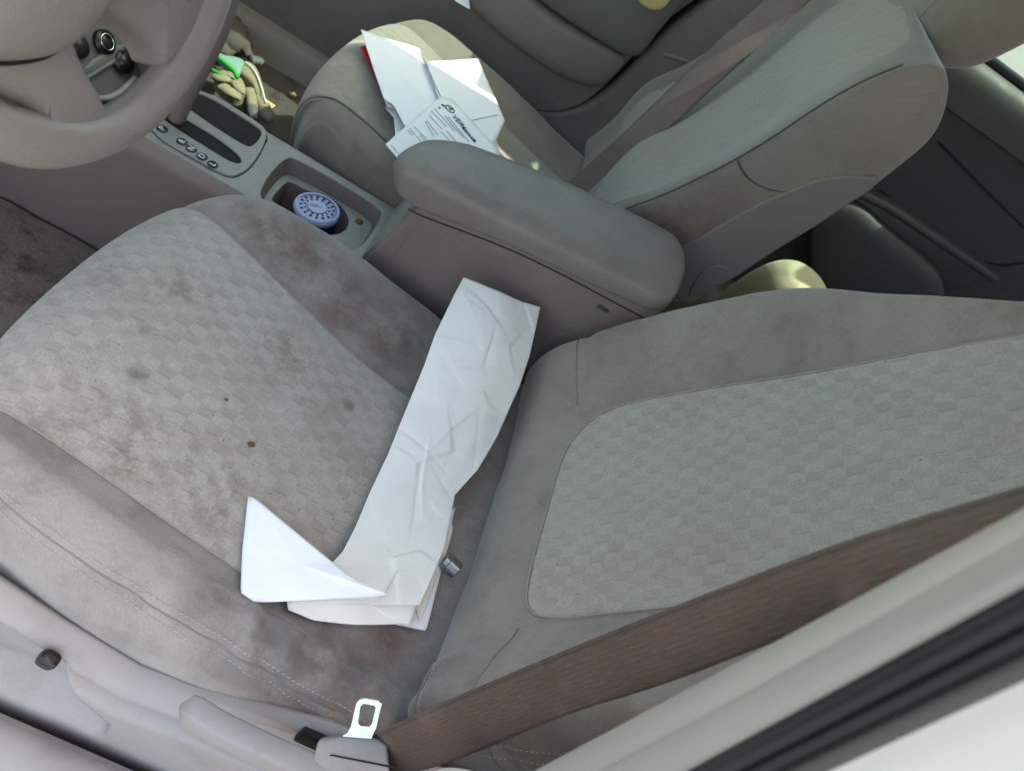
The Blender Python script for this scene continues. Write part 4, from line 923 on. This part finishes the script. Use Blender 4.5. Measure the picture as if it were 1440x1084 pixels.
for pts in ([(1238,268),(1300,318),(1350,352),(1400,376),(1440,370)],[(1320,200),(1380,262),(1440,320)]): px_tube('panel_gap',pts,1.055,.002,'void',rd)
tube('pocket_edge',[tuple(p) for p in chaikin([A(a,b,y=1.0) for a,b in ((1178,262),(1240,285),(1300,325),(1345,355),(1400,392))],3,False)],.009,'rear',rd,12)
bo=[A(a,b,y=.96) for a,b in [(1140,300),(1170,290),(1215,300),(1245,330),(1300,372),(1330,400),(1330,450),(1140,450)]]
puff('wheel_arch_trim',[(p.x,p.z) for p in bo],(0,.985,0),(1,0,0),(0,0,1),(0,-1,0),'rear',rd,.02,.08,power=.5,smooth=2)
rw=[(1386,92),(1440,40),(1500,-20)]
rb=empty('rear_bench',(.6,.85,.1),'pale yellow green cushion edge in the dark gap behind the passenger seat, sunlit','cushion')
cen=A(1116,412,z=.36)
hp=[]
for t in np.linspace(0,1,9):
    a=t*PI/2; hp.append([(cen.x+math.cos(b)*.100*(math.cos(a)**.6 if a<PI/2-.01 else 0),cen.y+math.sin(b)*.105*(math.cos(a)**.6 if a<PI/2-.01 else 0),.10+.305*math.sin(a)**.7) for b in [2*PI*k/14 for k in range(15)]])
M['bench']=fabric_plain('rear_bench_cloth_sun_tint',(190,192,152),.12,(150,140,90),9,seed=12.,wr=.2)  # yellow green of the sunlight is put into the cloth colour
rn=Net(hp); ro_=net_mesh('cushion_corner',rn,'bench',rb,0,8,0,14,60,90,1)
us_=np.linspace(2.2,8,40); tube('seam',[tuple(p) for p in rn.ev(us_,9.6-us_*.05)+rn.nrm(us_,9.6-us_*.05,1)*.001],.0016,'thread',ro_,6)
# ------------------------------------------------------------------ driver side B pillar (close to the lens)
bp=empty('door_pillar',(.01,-.37,.3),'beige door pillar with black rubber seal and white paint at the lower right','pillar')
def pilstrip(name,cols,mat,nz=40,z0=.35,z1=1.12,zr=.7):
    S=[]
    for z in np.linspace(z0,z1,12):
        S.append([(x,y+ty*(z-zr),z) for x,y,dx,ty in cols])
    return strip(name,S,mat,bp,sub=6)
k=.03
pilstrip('inner_trim',[(.060,-.311,0,k),(.030,-.328,0,k),(.014,-.336,0,k),(.007,-.344,0,.05),(.003,-.353,0,.07),(.002,-.3605,0,.085)],'pillar_edge',zr=.84)
k2=.11
pilstrip('face_trim',[(.001,-.3603,0,.085),(-.004,-.368,0,.05),(-.008,-.377,0,.08),(-.009,-.383,0,k2),(-.006,-.388,0,k2)],'pillar',zr=.84)
def seal(y,x,r,mat='rubber',name='rubber_seal'): tube(name,[(x,y+.11*(z-.84),z) for z in np.linspace(.35,1.12,14)],r,mat,bp,14)
seal(-.3905,-.010,.0030); seal(-.3955,-.012,.0027); seal(-.4000,-.010,.0022)
pilstrip('door_jamb',[(-.001,-.386,0,k2),(-.004,-.395,0,k2),(-.007,-.402,0,k2),(-.009,-.4095,0,k2)],'doordark',zr=.84)
pilstrip('outer_panel',[(-.009,-.409,0,k2),(-.012,-.425,0,k2),(-.010,-.46,0,k2),(.02,-.49,0,k2),(.06,-.51,0,k2)],'paint',zr=.84)
# rounded belt guide cap at the bottom
cp=A(680,1100,y=-.32); V=[]
hp=[]
for t in np.linspace(0,1,8):
    a=t*PI/2; rr=math.cos(a)**.7 if t<1 else 0
    hp.append([(cp.x+.034*rr*math.cos(b),cp.y-.004-.018*math.sin(a)**1+0.0,cp.z-.004+.030*rr*math.sin(b)) for b in [2*PI*q/14 for q in range(15)]])
gn=Net(hp); net_mesh('belt_guide',gn,'pillar_edge',bp,0,7,0,14,40,80,1)
# ------------------------------------------------------------------ shell of the car: roof, screen, windows
rf=empty('car_roof',(.4,.34,1.16),'car roof lining above the seats','roof')
rv=[(-.36,-.22,1.165),(-.36,.85,1.165),(2.0,.85,1.165),(2.0,-.22,1.165)]
ro2=chaikin([Vector(p) for p in [(-.30,-.22,1.165),(-.40,-.05,1.165),(-.43,.34,1.165),(-.40,.70,1.165),(-.30,.845,1.165),(-.05,.86,1.165),(1.2,.86,1.165),(1.5,.6,1.165),(1.5,.0,1.165),(1.2,-.22,1.165)]],2)
prism('roof_lining',ro2,(0,0,.03),'pillar',rf,bevel=.01)
for y0,y1 in ((1.075,.865),):
    prism('far_pillar',[Vector((-.09,y0,.76)),Vector((.24,y0,.76)),Vector((.33,y1,1.165)),Vector((.15,y1,1.165))],(0,.03,0),'door',rf,bevel=.01)
    prism('quarter_sun_block',[Vector((.76,y0,.78)),Vector((1.6,y0,.78)),Vector((1.4,y1,1.165)),Vector((.80,y1,1.165))],(0,.03,0),'door',rf,bevel=.01)  # unseen panel added to keep direct sun off the rear trim
    prism('side_window',[Vector((-.75,y0+.01,.765)),Vector((-.09,y0+.01,.765)),Vector((.15,y1+.01,1.16)),Vector((-.36,y1+.01,1.16))],(0,.003,0),'glass',rf,bevel=None)
    prism('rear_side_window',[Vector((.24,y0+.01,.79)),Vector((.76,y0+.01,.79)),Vector((.80,y1+.01,1.16)),Vector((.33,y1+.01,1.16))],(0,.003,0),'glass',rf,bevel=None)
prism('windscreen',[Vector((-1.25,-.25,.78)),Vector((-1.25,.95,.78)),Vector((-.42,.84,1.16)),Vector((-.42,-.2,1.16))],(0,0,.003),'glass',rf,bevel=None)
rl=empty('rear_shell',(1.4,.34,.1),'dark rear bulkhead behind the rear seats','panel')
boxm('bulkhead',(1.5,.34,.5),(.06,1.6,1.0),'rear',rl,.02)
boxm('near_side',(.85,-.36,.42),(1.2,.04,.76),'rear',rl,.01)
tag(mesh('ground',[(-40,-40,-.25),(40,-40,-.25),(40,40,-.25),(-40,40,-.25)],[(0,1,2,3)],'ground',None,smooth=False),kind='structure')
# ------------------------------------------------------------------ light
boxm('outer_panel',(.3,1.125,.36),(3.2,.02,.76),'void',rl,.005)  # black sheet added to hide sunlit ground and keep the door gap dark
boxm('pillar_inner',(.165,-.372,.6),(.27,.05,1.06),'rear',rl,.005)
w=bpy.data.worlds.new('World'); scene.world=w; w.use_nodes=True; nt=w.node_tree
sk_=nt.nodes.new('ShaderNodeTexSky'); sk_.sky_type='NISHITA'; sk_.sun_disc=False
SD=Vector((.45,.15,.85)).normalized(); sk_.sun_elevation=math.asin(SD.z); sk_.sun_rotation=math.atan2(SD.x,SD.y)
sk_.air_density=1.0; sk_.dust_density=2.5
mx=nt.nodes.new('ShaderNodeMix'); mx.data_type='RGBA'; mx.blend_type='MULTIPLY'; mx.inputs[0].default_value=1; mx.inputs[7].default_value=(1,.86,.70,1)
nt.links.new(sk_.outputs[0],mx.inputs[6]); nt.links.new(mx.outputs[2],nt.nodes['Background'].inputs[0]); nt.nodes['Background'].inputs[1].default_value=1.02
sl_=bpy.data.lights.new('sun','SUN'); sl_.energy=8; sl_.angle=math.radians(.6); sl_.color=(1,.95,.86); so=bpy.data.objects.new('sun',sl_); col.objects.link(so); so.rotation_euler=SD.to_track_quat('Z','Y').to_euler()
scene.render.engine='CYCLES'; scene.view_settings.view_transform='Standard'; scene.view_settings.look='None'; scene.view_settings.exposure=0
scene.cycles.max_bounces=7; scene.cycles.diffuse_bounces=4
